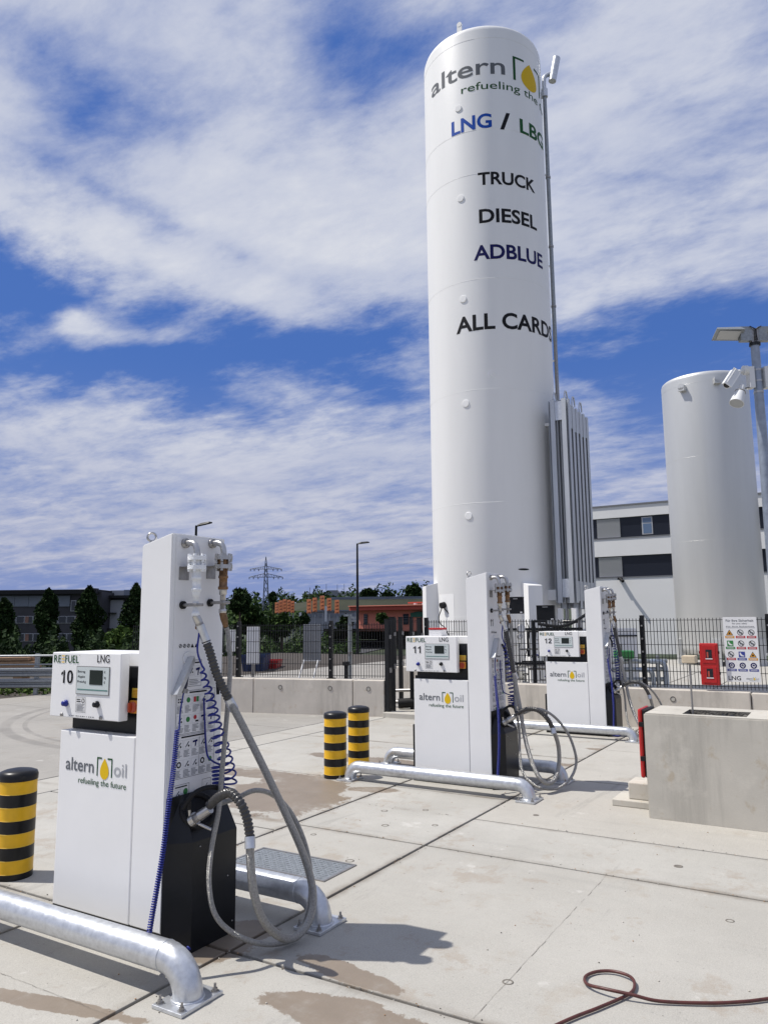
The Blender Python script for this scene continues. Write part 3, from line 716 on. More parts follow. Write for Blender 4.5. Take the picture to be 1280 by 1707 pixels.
    H1 = HOSE1 if near else [(.630, .147, 1.126), (.650, .160, .950), (.680, .163, .765), (.730, .12, .530), (.810, .06, .318), (.890, .04, .167), (.950, .10, .10), (.980, .235, .12), (.990, .345, .247), (.990, .345, .420), (.970, .264, .592)]
    b = MB(); b.tube(smooth_path(H1, 10), .0205, 'braid', 14); b.cyl(H1[0], Vector(H1[0])+Vector((.012, .034, -.06)), .025, 'galvanised', 14); b.cyl(H1[-1], Vector(H1[-1])+Vector((.012, -.012, -.05)), .026, 'galvanised', 14)
    b.build('liquid_hose', t)
    corr([ (0.920,0.099,0.609), (0.910,0.086,0.695), (0.880,0.070,0.770), (0.810,0.077,0.807), (0.730,0.086,0.782), (0.640,0.109,0.724) ] if near else [(.970, .264, .592), (.930, .216, .692), (.850, .19, .763), (.750, .165, .772), (.640, .125, .724)], .0238, 'boot_rubber').build('hose_boot', t)
    H2 = [(.545, .303, 1.62), (.545, .319, 1.588), (.550, .337, 1.440), (.560, .321, 1.279), (.580, .278, 1.061), (.600, .235, .852), (.620, .196, .680), (.640, .125, .493), (.660, .097, .332), (.700, .114, .193), (.780, .194, .093), (.880, .306, .040), (.920, .475, .030), (.920, .578, .146), (.900, .620, .283), (.850, .631, .443), (.790, .583, .604), (.730, .500, .708), (.680, .408, .743), (.620, .333, .713), (.56, .26, .69)]
    if not near: H2 = H2[:6]+[(.620, .20, .76), (.650, .19, .556), (.670, .133, .349), (.710, .085, .192), (.790, .065, .109), (.890, .101, .050), (1.010, .200, .043), (1.080, .396, .105), (1.110, .511, .236), (1.090, .502, .397), (1.030, .481, .546), (.930, .394, .696), (.810, .30, .765), (.670, .26, .72), (.56, .24, .69)]
    MB().tube(smooth_path(H2, 8), .0135, 'braid', 12).build('vapour_hose', t)
    # coiled blue cables
    def coil(P, R0, turns, r, m, name, steps=14, lead=None):
        C = smooth_path(P, 40); Q = resample(C, sum((q-p).length for p, q in zip(C, C[1:]))/(turns*steps)); out = []
        for i, p in enumerate(Q):
            d = (Q[min(i+1, len(Q)-1)]-Q[max(i-1, 0)]).normalized(); u = Vector((1, .35, 0)); u = (u-d*u.dot(d)).normalized(); w = d.cross(u)
            a = 2*pi*i/steps; e = i/len(Q); RR = R0(e) if callable(R0) else R0
            out.append(p+u*(cos(a)*RR)+w*(sin(a)*RR))
        b = MB(); b.tube(out, r, m, 7); 
        if lead: b.tube(smooth_path(lead+[out[0]], 8), r, m, 7)
        return b.build(name, t)
    coil([(.545, .13, 1.40), (.54, .15, 1.35), (.54, .181, 1.289), (.54, .216, 1.191), (.545, .246, 1.078), (.55, .285, .979), (.555, .320, .880), (.555, .345, .80), (.555, .335, .745)],
         lambda e: .012+.026*min(1, e*1.6), 17, .0054, 'blue_cable', 'earth_cable', lead=[(.545, .10, 1.592), (.535, .10, 1.50), (.54, .125, 1.43)])
    coil([(.545, .262, .885), (.545, .268, .82), (.545, .272, .765)], .03, 6, .0054, 'blue_cable', 'signal_cable', lead=[(.45, .243, 1.236), (.445, .258, 1.122), (.45, .275, .943), (.49, .282, .90)])
    coil([ (0.480,0.026,1.095), (0.510,-0.020,0.917), (0.550,-0.083,0.759), (0.570,-0.131,0.548), (0.580,-0.171,0.396), (0.580,-0.207,0.221), (0.580,-0.215,0.144), (.55, -.14, .07), (.60, -.055, .05), (.625, .005, .075)], .0105, 118, .0041, 'blue_cable', 'air_gun_cable', steps=8, lead=[(.468, .079, 1.30), (.467, .057, 1.189)])
    # steel holder with the blow-off gun
    b = MB(); v = [(.434, .125, 1.465), (.434, .135, 1.44), (.434, .045, 1.27), (.434, .02, 1.272), (.50, .115, 1.47), (.50, .125, 1.445), (.49, .035, 1.275), (.49, .008, 1.278)]
    b.add(v, [(0, 3, 7, 4), (4, 7, 6, 5), (1, 5, 6, 2), (0, 4, 5, 1), (3, 2, 6, 7)], 'galvanised'); b.cyl((.436, .13, 1.455), (.44, .13, 1.455), .035, 'white_paint', 20); b.build('gun_holder', t)
    b = MB(); b.tube([(.47, .10, 1.40), (.472, .085, 1.345), (.47, .079, 1.29)], [.011, .013, .009], 'dark_cable', 10); b.cyl((.47, .082, 1.30), (.47, .078, 1.278), .017, 'dull_steel', 10); b.build('blow_gun', t)
    b = MB(); b.tube([(.44, .325, 1.40), (.47, .33, 1.33), (.475, .325, 1.25)], [.010, .014, .008], 'black_matt', 10); b.build('earth_clamp', t)
    return t
DX = [(-3.5, 2.87, 0), (-3.53, 7.11, -.005), (-3.45, 10.97, -.02)]
make_dispenser('10', DX[0], 'white dispenser numbered 10, nearest, with one frosted white hose coupling', True)
make_dispenser('11', DX[1], 'white dispenser numbered 11, a small red-lidded box on its display', False)
make_dispenser('12', DX[2], 'white dispenser numbered 12, farthest, in front of the fence wall', False)
b = MB(); x, y, z = DX[1][0]-.30, DX[1][1]+.11, 1.4785
b.box((x, y, z), (x+.15, y+.12, z+.065), 'label_white', .003).box((x-.003, y-.003, z+.066), (x+.153, y+.123, z+.086), 'red', .004)
tag(b.build('storage_box'), 'small white box with a red lid on top of dispenser 11', 'box')

# ------------------------------------------------------------------ guard rails of bent pipe
def pipe_rail(x0, x1, y, z, r, label):
    t = thing('guard_rail', label, 'guard rail', ((x0+x1)/2, y, 0), 'pipe guard rails round the dispensers')
    a = (x1-x0)/2; R = z-.02; k = 8
    P = [Vector((-a, 0, .012))]+[Vector((-a+R-R*cos(pi/2*i/k), 0, .02+R*sin(pi/2*i/k))) for i in range(k+1)]
    P += [Vector((-p.x, 0, p.z)) for p in P[::-1]]
    P = [P[0]]+[p for p in P[1:-1]]+[P[-1]]
    b = MB(); b.tube(P, r, 'galvanised', 24)
    for s in (-1, 1): b.torus((s*(a-R), 0, z), r+.0005, .002, 'galvanised', (1, 0, 0), 24, 5)
    b.build('pipe', t)
    for s in (-1, 1):
        p = MB().box((s*a-.09, -.125, .0005), (s*a+.09, .125, .0165), 'galvanised', .002).torus((s*a, 0, .017), r+.003, .006, 'galvanised', n=24, k=6).build('base_plate', t)
        for i in (-1, 1):
            for j in (-1, 1):
                q = (s*a+i*.065, j*.1, .0165); b = MB(); b.cyl(q, (q[0], q[1], .02), .018, 'stainless', 14); b.cyl((q[0], q[1], .02), (q[0], q[1], .032), .0115, 'dull_steel', 6); b.cyl((q[0], q[1], .032), (q[0], q[1], .05), .006, 'dull_steel', 8)
                b.build('anchor_bolt', p)
    return t
pipe_rail(-4.63, -2.615, 2.615, .158, .066, 'bent silver pipe rail nearest the viewer, in front of dispenser 10')
pipe_rail(-4.60, -2.605, 3.585, .158, .066, 'bent silver pipe rail on the far side of dispenser 10, its end behind the hoses')
pipe_rail(-4.60, -2.63, 6.86, .134, .062, 'bent silver pipe rail in front of dispenser 11 and its two bollards')
pipe_rail(-4.68, -2.62, 7.78, .138, .062, 'bent silver pipe rail on the far side of dispenser 11')
pipe_rail(-4.60, -2.60, 10.72, .128, .058, 'bent silver pipe rail in front of dispenser 12')

# ------------------------------------------------------------------ bollards
def bollard(x, y, label):
    t = thing('bollard', label, 'bollard', (x, y, 0), 'yellow and black bollards')
    h = .69; r = .12; zs = [0, .04]+[.04+.0825*i for i in range(1, 8)]
    b = MB()
    for i in range(8):
        b.lathe((0, 0, 0), [(r-.0008*(i % 2), zs[i] if i else 0), (r-.0008*(i % 2), zs[i+1])], 'yellow' if i % 2 else 'bollard_black', 40)
    b.build('post', t)
    b = MB(); b.lathe((0, 0, 0), [(r+.003, zs[8]-.002), (r+.004, zs[8]+.03), (r-.004, zs[8]+.05), (r-.03, zs[8]+.060), (r-.07, zs[8]+.068), (.004, zs[8]+.071)], 'bollard_black', 40); b.build('cap', t)
    b = MB()
    for i in range(8): b.torus((0, 0, zs[i+1]), r-.0005, .0016, 'sticker_yellow', n=40, k=5)
    b.build('reflective_edges', t)
bollard(-4.85, 3.235, 'striped bollard at the left edge beside dispenser 10')
bollard(-4.80, 6.87, 'striped bollard behind the left end of the pipe rail, left of the pair')
bollard(-4.86, 7.42, 'striped bollard of the pair, right and slightly farther one')

# ------------------------------------------------------------------ concrete block, its post, red case, stones
b = MB(); X0, X1, Y0, Y1, H = -1.553, 1.3, 6.77, 7.43, .85
rx0, rx1, ry0, ry1 = -1.256, -.765, 6.80, 7.215
bm = bmesh.new()
def V_(x, y, z): return bm.verts.new((x, y, z))
o = [V_(X0, Y0, 0), V_(X1, Y0, 0), V_(X1, Y1, 0), V_(X0, Y1, 0)]; T = [V_(X0, Y0, H), V_(X1, Y0, H), V_(X1, Y1, H), V_(X0, Y1, H)]
I = [V_(rx0, ry0+.06, H), V_(rx1, ry0+.06, H), V_(rx1, ry1, H), V_(rx0, ry1, H)]
for i in range(4): bm.faces.new((o[i], o[(i+1) % 4], T[(i+1) % 4], T[i])); bm.faces.new((T[i], T[(i+1) % 4], I[(i+1) % 4], I[i]))
bmesh.ops.bevel(bm, geom=[e for e in bm.edges if e.verts[0] in T+o and e.verts[1] in T+o], offset=.012, segments=2, affect='EDGES')
b.bm(bm, 'concrete')
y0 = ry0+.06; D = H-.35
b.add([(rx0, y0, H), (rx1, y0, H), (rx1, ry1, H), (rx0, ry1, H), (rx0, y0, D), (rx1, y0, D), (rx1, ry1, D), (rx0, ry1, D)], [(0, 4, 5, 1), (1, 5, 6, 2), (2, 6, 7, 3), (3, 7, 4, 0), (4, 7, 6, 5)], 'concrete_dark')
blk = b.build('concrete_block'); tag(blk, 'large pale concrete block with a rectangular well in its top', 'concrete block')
b = MB()
for i in range(90):
    px, py = rng.uniform(rx0+.02, rx1-.02), rng.uniform(y0+.02, ry1-.02); r = rng.uniform(.012, .035)
    b.ball((px, py, D+.30+rng.uniform(-.03, .012)), r, 'concrete_dark', (1, 1, .7), 1)
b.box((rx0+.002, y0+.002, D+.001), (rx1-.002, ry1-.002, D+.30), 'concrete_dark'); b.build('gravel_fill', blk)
t = thing('sensor_post', 'small pale box on a thin steel rod standing in the concrete block', 'sensor', (-1.195, 7.0, D+.3))
b = MB(); b.cyl((0, 0, 0), (0, 0, 1.285-D-.3), .008, 'dull_steel', 10); b.build('rod', t)
b = MB(); b.box((-.055, -.05, 1.262-D-.3), (.055, .075, 1.325-D-.3), 'pale_timber', .006); b.build('box', t)
def extinguisher(loc, label, w, h, d, rz, grp):
    t = thing('extinguisher_case', label, 'extinguisher case', loc, grp, rz)
    b = MB(); b.box((-w/2, -d*.55, 0), (w/2, 0, h), 'black_matt', .012); b.build('back_shell', t)
    c = MB().box((-w/2-.006, -d, -.004), (w/2+.006, -d*.56, h+.004), 'red', .018).box((-w/2+.03, -d-.006, .03), (w/2-.03, -d+.004, h*.44), 'red', .005).box((-w/2+.03, -d-.006, h*.52), (w/2-.03, -d+.004, h-.03), 'red', .005).build('door', t)
    for z in (.20, .66):
        b = MB(); b.box((-.042, -d-.0085, h*z-.01), (.042, -d-.0062, h*z+.115), 'lens'); b.box((-.048, -d-.0115, h*z-.025), (.048, -d-.0062, h*z-.012), 'label_white'); b.box((-.028, -d-.0095, h*z), (-.005, -d-.0086, h*z+.08), 'salmon_dark'); b.build('window', c)
    for z in (.28, .78):
        for x in (-w/2-.016, w/2+.007): MB().box((x, -d*.9, h*z-.02), (x+.009, -d*.4, h*z+.02), 'black_matt', .003).build('latch', t)
    return t
extinguisher((-1.556, 7.09, .285), 'red case seen edge-on, mounted on the left side of the concrete block', .30, .575, .085, -pi/2, 'red extinguisher cases')
b = MB(); b.box((-1.93, 7.05, .0), (-1.558, 7.44, .055), 'concrete', .006); tag(b.build('paving_slab'), 'flat concrete slab on the ground left of the concrete block', 'paving slab')
b = MB(); b.box((-1.80, 7.12, .0555), (-1.575, 7.40, .20), 'concrete_dark', .01); MT['block_stone'] = MT['concrete']; b.mats = ['block_stone']
tag(b.build('kerb_stone'), 'short grey stone lying on the flat slab beside the concrete block', 'stone block')

# floor hatch, hose, drill plugs, a bit of timber
t = thing('floor_hatch', 'chequer plate hatch set in the ground behind dispenser 10', 'hatch', (-3.4, 4.345, 0))
b = MB(); b.box((-.39, -.17, -.015), (.39, .17, .003), 'plate_steel')
for i in range(24):
    for j in range(10):
        x, y = -.36+i*.031, -.145+j*.032; s = 1 if (i+j) % 2 else -1
        b.obox((x, y, .0042), Vector((.009, .005*s, 0)), Vector((-.0015*s, .0022, 0)), Vector((0, 0, .0011)), 'plate_steel')
b.build('plate', t); b = MB()
for a, c in (((-.41, -.19), (.41, -.172)), ((-.41, .172), (.41, .19)), ((-.41, -.172), (-.392, .172)), ((.392, -.172), (.41, .172))): b.box((*a, -.015), (*c, .006), 'dull_steel')
b.build('frame', t)
P = [(-1.30, 2.85, .011), (-1.13, 3.26, .011), (-1.04, 3.44, .011), (-.96, 3.62, .011), (-.955, 3.71, .014), (-.99, 3.775, .018), (-1.07, 3.80, .014), (-1.14, 3.765, .011), (-1.172, 3.69, .011), (-1.14, 3.61, .016), (-1.05, 3.575, .03), (-.94, 3.585, .028), (-.83, 3.62, .013), (-.65, 3.71, .011), (-.52, 3.80, .011), (-.41, 3.9, .011), (.07, 4.35, .011), (.8, 4.75, .011), (2.2, 5.0, .011), (4.5, 5.6, .011)]
b = MB(); b.tube(smooth_path(P, 12), .0072, 'air_hose', 10); tag(b.build('hose'), 'dark red hose lying in a loop on the concrete', 'hose')
b = MB()
for x, y in ((-1.108, 5.585), (-.69, 4.755), (-1.471, 3.484), (-3.089, 4.596), (-3.3, 6.1), (-3.0, 5.7), (-3.6, 5.9), (-3.35, 5.5), (-2.4, 6.4), (-3.7, 5.0), (-3.2, 8.3), (-3.6, 9.5), (-1.9, 7.9), (-.2, 5.6), (-.1, 4.0), (-.35, 3.35)):
    r = rng.uniform(.022, .032); b.lathe((x, y, 0), [(r, -.004), (r, .0012), (r*.75, .0012), (r*.7, -.001), (.001, -.001)], 'dull_score', 14)
kind(b.build('lifting_plugs'), 'structure')
b = MB(); c = Vector((-4.83, 2.93, .03)); d = Vector((.8, .55, .05)).normalized(); b.obox(c, d*.09, ortho(d)[0]*.022, ortho(d)[1]*.014, 'timber'); tag(b.build('timber_offcut'), 'broken brown timber offcut behind the nearest pipe rail', 'timber')
# ------------------------------------------------------------------ concrete walls
def wall_block(p0, p1, h, th, label, notch=0, side=1):
    p0, p1 = Vector((*p0, 0)), Vector((*p1, 0)); d = (p1-p0).normalized(); L = (p1-p0).length; nrm = Vector((-d.y, d.x, 0))*side
    t = thing('concrete_wall', label, 'concrete wall', p0, 'precast concrete wall elements', atan2(d.y, d.x))
    b = MB(); y0, y1 = (0, th) if side > 0 else (-th, 0)
    b.box((.006, y0, -.01), (L-.006, y1, h), 'concrete_wall', .012); w = b.build('wall', t)
    for k in range(notch):
        x = L*(.28+.5*k) if notch > 1 else L*.5
        b = MB(); b.torus((x, y0-.001, h*.76), .036, .006, 'concrete_dark', (0, 1, 0), 20, 6); b.lathe((x, y0, h*.76), [(.034, -.0015), (.002, -.003)], 'concrete', 16, axis='y')
        b.build('lifting_socket', t)
    return t
A = [(-12.2, 10.25), (-9.43, 10.88), (-7.53, 11.31), (-6.96, 11.44)]
wall_block(A[0], A[1], .612, .30, 'low concrete wall element seen right of dispenser 10, left of the long one', 1)
wall_block(A[1], A[2], .612, .30, 'longest low concrete wall element, behind the bollard pair, two lifting sockets', 2)
wall_block(A[2], A[3], .612, .42, 'short end element of the low concrete wall, chipped on its face', 1)
wall_block((-9.5, 15.9), (-6.9, 16.5), .54, .30, 'concrete wall element farther back, seen through the gap left of dispenser 11')
wall_block((-6.75, 12.15), (-3.4, 12.15), .578, .30, 'fence wall element between dispensers 11 and 12', 1)
wall_block((-3.4, 12.15), (-1.28, 12.15), .578, .30, 'fence wall element behind the sensor post, under the red case', 1)
wall_block((-1.28, 12.17), (2.6, 12.17), .568, .30, 'fence wall element at the right edge, below the safety sign')
b = MB(); b.box((-6.95, 11.36, -.01), (-4.1, 11.62, .085), 'concrete', .01); kind(b.build('kerb'), 'structure')

# ------------------------------------------------------------------ mesh fences
def fence(p0, p1, z0, z1, posts, label, wide=(), step=.05, r=.0042):
    p0, p1 = Vector((*p0, 0)), Vector((*p1, 0)); d = (p1-p0).normalized(); L = (p1-p0).length
    t = thing('mesh_fence', label, 'fence', p0, 'dark mesh fences', atan2(d.y, d.x))
    def bay(a, c):
        b = MB(); n = max(1, int((c-a)/step))
        for i in range(n+1):
            x = a+(c-a)*i/n; b.box((x-r, -r, z0+.02), (x+r, r, z1), 'anthracite')
        k = 0; z = z0+.06
        while z < z1-.01:
            for s in (-1, 1): b.box((a, s*(r+.004)-.004, z-.004), (c, s*(r+.004)+.004, z+.004), 'anthracite')
            z += .2
        for s in (-1, 1): b.box((a, s*(r+.004)-.004, z1-.034), (c, s*(r+.004)+.004, z1-.026), 'anthracite')
        b.build('mesh_panel', t)
    xs = [0]+list(posts)+[L]
    for a, c in zip(xs, xs[1:]):
        if c-a > .12: bay(a+.03, c-.03)
    for i, x in enumerate(posts):
        w = .055 if i in wide else .032
        b = MB(); b.box((x-w, .012, z0-.0 if i not in wide else .0), (x+w, .012+2*w, z1+.05), 'anthracite', .004)
        if i not in wide:
            b.box((x-.07, .0, z0-.0), (x+.07, .11, z0+.012), 'anthracite')
        z = z0+.15
        while z < z1: b.box((x-.012, -.014, z-.012), (x+.012, .011, z+.012), 'dull_steel'); z += .2
        b.build('post', t)
    return t
fence((-12.2, 10.42), (-6.97, 11.66), .612, 1.60, [2.36, 4.24], 'mesh fence along the top of the low wall right of dispenser 10')
fence((-6.70, 12.30), (2.6, 12.30), .578, 1.64, [.10, 3.93, 5.70, 8.1], 'long mesh fence with the red case and safety sign hung on it')
fence((-9.6, 16.1), (-6.9, 16.7), .54, 1.66, [.1, 1.6], 'mesh fence farther back in the gap left of dispenser 11')
def gate_post(p, h, label, w=.055):
    b = MB(); b.box((p[0]-w, p[1]-w, 0), (p[0]+w, p[1]+w, h), 'anthracite', .006); b.box((p[0]-w-.004, p[1]-w-.004, h), (p[0]+w+.004, p[1]+w+.004, h+.012), 'black_matt')
    b.box((p[0]+w, p[1]-.02, h*.45), (p[0]+w+.03, p[1]+.02, h*.5), 'dull_steel'); b.box((p[0]+w, p[1]-.02, h*.8), (p[0]+w+.03, p[1]+.02, h*.84), 'dull_steel')
    tag(b.build('gate_post'), label, 'gate post', 'dark gate posts in the gap')
q = at(637, 1100, 13.45); gate_post((-6.92, 11.50), 1.66, 'thick dark gate post at the end of the low wall', .042)
q = at(654, 1100, 14.2); gate_post((q.x, q.y), 1.70, 'thick dark gate post just right of the low wall end', .042)
q = at(668, 1100, 15.0); gate_post((q.x, q.y), 1.70, 'slim dark gate post in the middle of the gap', .035)
q = at(686, 1100, 14.5); gate_post((q.x, q.y), 1.70, 'slim dark gate post beside the display of dispenser 11', .03)
q = at(700, 1100, 14.0); gate_post((q.x, q.y), 1.68, 'dark gate post at the left end of the long fence', .04)
# turnstile bars low in the gap
t = thing('barrier', 'low tubular barrier with a black roller in the gap left of dispenser 11', 'barrier', tuple(at(672, 1180, 14.6).xy)+(0,))
b = MB(); b.cyl((-.6, 0, .30), (.5, .1, .36), .03, 'dull_steel', 10); b.cyl((-.6, .2, .08), (.5, .3, .12), .03, 'dull_steel', 10); b.build('rails', t)
b = MB(); b.cyl((-.05, -.1, .10), (.22, .05, .12), .09, 'black_matt', 16); b.cyl((.3, .05, .0), (.3, .05, .62), .05, 'black_matt', 12); b.build('roller', t)

# ------------------------------------------------------------------ red case and safety sign on the fence
extinguisher((-1.80, 12.275, .665), 'red case with two small windows hung on the mesh fence', .245, .60, .12, 0, 'red extinguisher cases')
t = thing('safety_sign', 'white safety board with rows of pictograms, wired to the mesh fence', 'sign', (-1.365, 12.24, .715))
b = MB(); b.box((-.225, 0, 0), (.225, .008, .93), 'label_white', .002); bd = b.build('board', t)
O, U, V = (0, -.0015, 0), (1, 0, 0), (0, 0, 1); b = MB()
put_text(b, 'Für Ihre Sicherheit', O, U, V, -.185, .185, .865, .034, 'grey_text', .01); put_text(b, 'For your safety', O, U, V, -.10, .10, .83, .02, 'grey_text', .008)
put_rect(b, -.19, .775, .20, .779, O, U, V, 'grey_text'); put_text(b, 'Für Ihre Sicherheit', O, U, V, -.185, .19, .788, .017, 'grey_text', .01)
put_text(b, 'LNG', O, U, V, -.20, -.035, .025, .058, 'black_text', .01)
flat_logo(b, (.035, -.0015, .02), U, V, .165); b.build('lettering', bd)
rows = [(('w', 'icon_orange'), ('p', 'icon_red'), ('p', 'icon_red')), (('s', 'icon_green'), ('p', 'icon_red'), ('p', 'icon_red')), (('p', 'icon_red'), ('t', 'icon_blue'), ('w', 'icon_orange')), (('m', 'icon_blue'), ('m', 'icon_blue'), ('m', 'icon_blue'))]
for j, row in enumerate(rows):
    for i, (k, m) in enumerate(row):
        b = MB(); x = -.145+i*.145; z = .71-j*.158; r = .042
        put_rect(b, x-.062, z-.083, x+.062, z-.050, O, U, V, m)
        for q in range(2): put_rect(b, x-.045, z-.073+q*.010, x+.045, z-.069+q*.010, (0, -.0022, 0), U, V, 'label_white')
        O2 = (0, -.0022, 0)
        if k == 'w':
            put_poly(b, [(x-.048, z-.04), (x+.048, z-.04), (x, z+.042)], O, U, V, 'black_text'); put_poly(b, [(x-.037, z-.034), (x+.037, z-.034), (x, z+.029)], O2, U, V, 'icon_orange'); put_poly(b, shape_disc(x, z-.012, .014, 10), (0, -.0028, 0), U, V, 'black_text')
        elif k == 'p':
            put_ring(b, x, z, r, .008, O, U, V, 'black_text'); put_poly(b, [(x-.032, z+.022), (x-.022, z+.032), (x+.032, z-.022), (x+.022, z-.032)], O, U, V, 'black_text'); put_rect(b, x-.02, z-.012, x+.02, z+.008, O2, U, V, 'grey_text')
        elif k in 'st':
            put_rect(b, x-.042, z-.04, x+.042, z+.04, O, U, V, m); put_poly(b, [(x-.03, z+.02), (x-.015, z+.03), (x-.01, z+.01), (x+.01, z-.012), (x+.03, z-.016), (x+.025, z-.03), (x-.01, z-.025), (x-.028, z)], O2, U, V, 'label_white')
        else:
            put_poly(b, shape_disc(x, z, r), O, U, V, 'navy_text'); put_ring(b, x, z, .024, .007, O2, U, V, 'label_white'); put_rect(b, x-.006, z-.03, x+.012, z-.005, O2, U, V, 'label_white')
        b.build('pictogram', bd)

# ------------------------------------------------------------------ tanks
def wrap(mb, s, C, R, a0, a1, z0, h, m, bold=.012, pts=None):
    """letters laid round the shell: a in degrees, cut finely so that they follow the curve"""
    if pts is None:
        x0, x1 = radians(a0)*R, radians(a1)*R; vs, fs = text2d(s, x0, x1, z0, h, bold)
    else: vs, fs = pts, [tuple(range(len(pts)))]
    bm = bmesh.new(); q = [bm.verts.new((x, y, 0)) for x, y in vs]
    for f in fs:
        try: bm.faces.new([q[i] for i in f])
        except ValueError: pass
    lo, hi = min(v[0] for v in vs), max(v[0] for v in vs); x = math.floor(lo/.06)*.06
    while x < hi:
        bmesh.ops.bisect_plane(bm, geom=bm.verts[:]+bm.edges[:]+bm.faces[:], dist=1e-6, plane_co=(x, 0, 0), plane_no=(1, 0, 0)); x += .06
    bmesh.ops.triangulate(bm, faces=bm.faces[:])
    for v in bm.verts:
        a = v.co.x/R; v.co = Vector((C[0]+(R+.0035)*cos(a), C[1]+(R+.0035)*sin(a), v.co.y))
    mb.bm(bm, m)
def tank(C, R, H, seams, label, m):
    t = thing('storage_tank', label, 'tank', (C[0], C[1], 0), 'tall storage tanks')
    b = MB(); prof = [(R-.25, .35), (R-.05, .42), (R, .6), (R, H-.16), (R-.005, H-.11), (R-.025, H-.05), (R-.075, H-.005), (R-.2, H+.035), (R*.6, H+.09), (R*.3, H+.12), (.01, H+.13)]
    b.lathe((0, 0, 0), prof, m, 128); s = b.build('shell', t)
    for z in seams+[H-.38]: b = MB(); b.torus((0, 0, z), R-.001, .0042, m, n=128, k=6); b.build('weld_seam', s)
    return t, s
TR = 1.5
t1, sh = tank((-7.03, 16.73), TR, 15.95, [13.17, 12.05, 9.43, 6.80, 4.21, 1.7], 'tall white tank with fuel lettering down its shell, behind dispenser 11', 'tank_white')
for z in (13.85, 11.52, 9.01, 6.51, 3.93):
    a = radians(-90); b = MB(); b.lathe((TR*cos(a), TR*sin(a), z), [(.085, .02), (.085, -.012), (.079, -.017), (.002, -.0175)], 'tank_white', 28, False, axis='y'); b.build('flange_cap', t1)
for a in (-88, 20):
    b = MB(); ar = radians(a); c = Vector((cos(ar)*(TR-.08), sin(ar)*(TR-.08), 0)); u = Vector((-sin(ar), cos(ar), 0))
    b.obox(c+Vector((0, 0, 15.98)), u*.06, Vector((cos(ar), sin(ar), 0))*.02, Vector((0, 0, .16)), 'tank_white'); b.cyl(c+Vector((0, 0, 16.13))-Vector((cos(ar), sin(ar), 0))*.025, c+Vector((0, 0, 16.13))+Vector((cos(ar), sin(ar), 0))*.025, .062, 'tank_white', 16)
    b.build('lifting_lug', t1)
b = MB()
def lx(x): return radians(-123.9+x*165.2)*TR
def lz(y): return 14.2+y*3.2
C0 = (0, 0)
def tw(s, x0, x1, y0, h, m, bo):
    wrap(b, s, C0, TR, math.degrees(lx(x0)/TR), math.degrees(lx(x1)/TR), lz(y0), h*3.2, m, bo)
logo_parts(tw, lambda p, m: wrap(b, '', C0, TR, 0, 0, 0, 0, m, pts=[(lx(x), lz(y)) for x, y in p]))
b.build('lettering', sh)
for s, a0, a1, z, h, m in (('LNG', -97.6, -59.4, 13.20, .36, 'blue_text'), ('/', -52, -42, 13.17, .42, 'black_text'), ('LBG', -32.0, 8.5, 13.18, .36, 'green_text'), ('TRUCK', -73.4, -15.5, 11.75, .31, 'black_text'),
                      ('DIESEL', -73.3, -15.0, 10.80, .335, 'black_text'), ('ADBLUE', -79, -7.5, 9.90, .345, 'navy_text'), ('ALL CARDS', -97.5, 10, 8.21, .37, 'black_text')):
    b = MB(); wrap(b, s, C0, TR, a0, a1, z, h, m, .026); b.build('lettering', sh)
# legs, access plate, nameplate and a wall socket
def leg(a, w, z1, z2, name='leg'):
    ar = radians(a); n_ = Vector((cos(ar), sin(ar), 0)); u = Vector((-sin(ar), cos(ar), 0)); b = MB()
    v = []
    for r_, z_ in ((TR+.26, 0), (TR+.26, z1), (TR-.06, z2), (TR-.06, 0)):
        for s in (-1, 1): v.append(n_*r_+u*(s*w)+Vector((0, 0, z_)))
    b.add(v, [(0, 1, 3, 2), (2, 3, 5, 4), (4, 5, 7, 6), (6, 7, 1, 0), (0, 2, 4, 6), (1, 7, 5, 3)], 'tank_white'); b.build(name, t1)
leg(-140, .20, 2.42, 2.5); leg(-40, .17, 2.36, 2.45); leg(80, .2, 2.4, 2.5)
b = MB(); wrap(b, '', C0, TR, 0, 0, 0, 0, 'tank_white', pts=[(radians(-128)*TR, 1.35), (radians(-107)*TR, 1.35), (radians(-107)*TR, 2.22), (radians(-128)*TR, 2.22)]); 
wrap(b, '', C0, TR-.004, 0, 0, 0, 0, 'label_grey', pts=[(radians(-106.6)*TR, 1.35), (radians(-106)*TR, 1.35), (radians(-106)*TR, 2.22), (radians(-106.6)*TR, 2.22)]); b.build('access_plate', sh)
b = MB(); wrap(b, '', C0, TR, 0, 0, 0, 0, 'black_matt', pts=[(radians(-44.4)*TR+.13*cos(2*pi*i/20), 2.72+.022*sin(2*pi*i/20)) for i in range(20)]); b.build('nameplate', sh)
a = radians(-119); c = Vector((cos(a), sin(a), 0))*(TR+.01); n_ = Vector((cos(a), sin(a), 0))
b = MB(); b.cyl(c+Vector((0, 0, 1.98)), c+n_*.1+Vector((0, 0, 1.96)), .07, 'black_matt', 16); b.tube(smooth_path([c+n_*.08+Vector((0, 0, 1.9)), c+n_*.12+Vector((-.04, 0, 1.7)), c+n_*.12+Vector((0, 0, 1.55)), c+n_*.12+Vector((.1, 0, 1.48)), c+n_*.12+Vector((.2, 0, 1.3))], 8), .011, 'black_matt', 8)
b.tube(smooth_path([c+n_*.1+Vector((.05, 0, 1.93)), c+n_*.05+Vector((.16, 0, 1.76)), c+n_*.05+Vector((.27, 0, 1.5)), c+n_*.05+Vector((.25, 0, 1.2))], 8), .012, 'black_matt', 8); b.build('power_socket', t1)

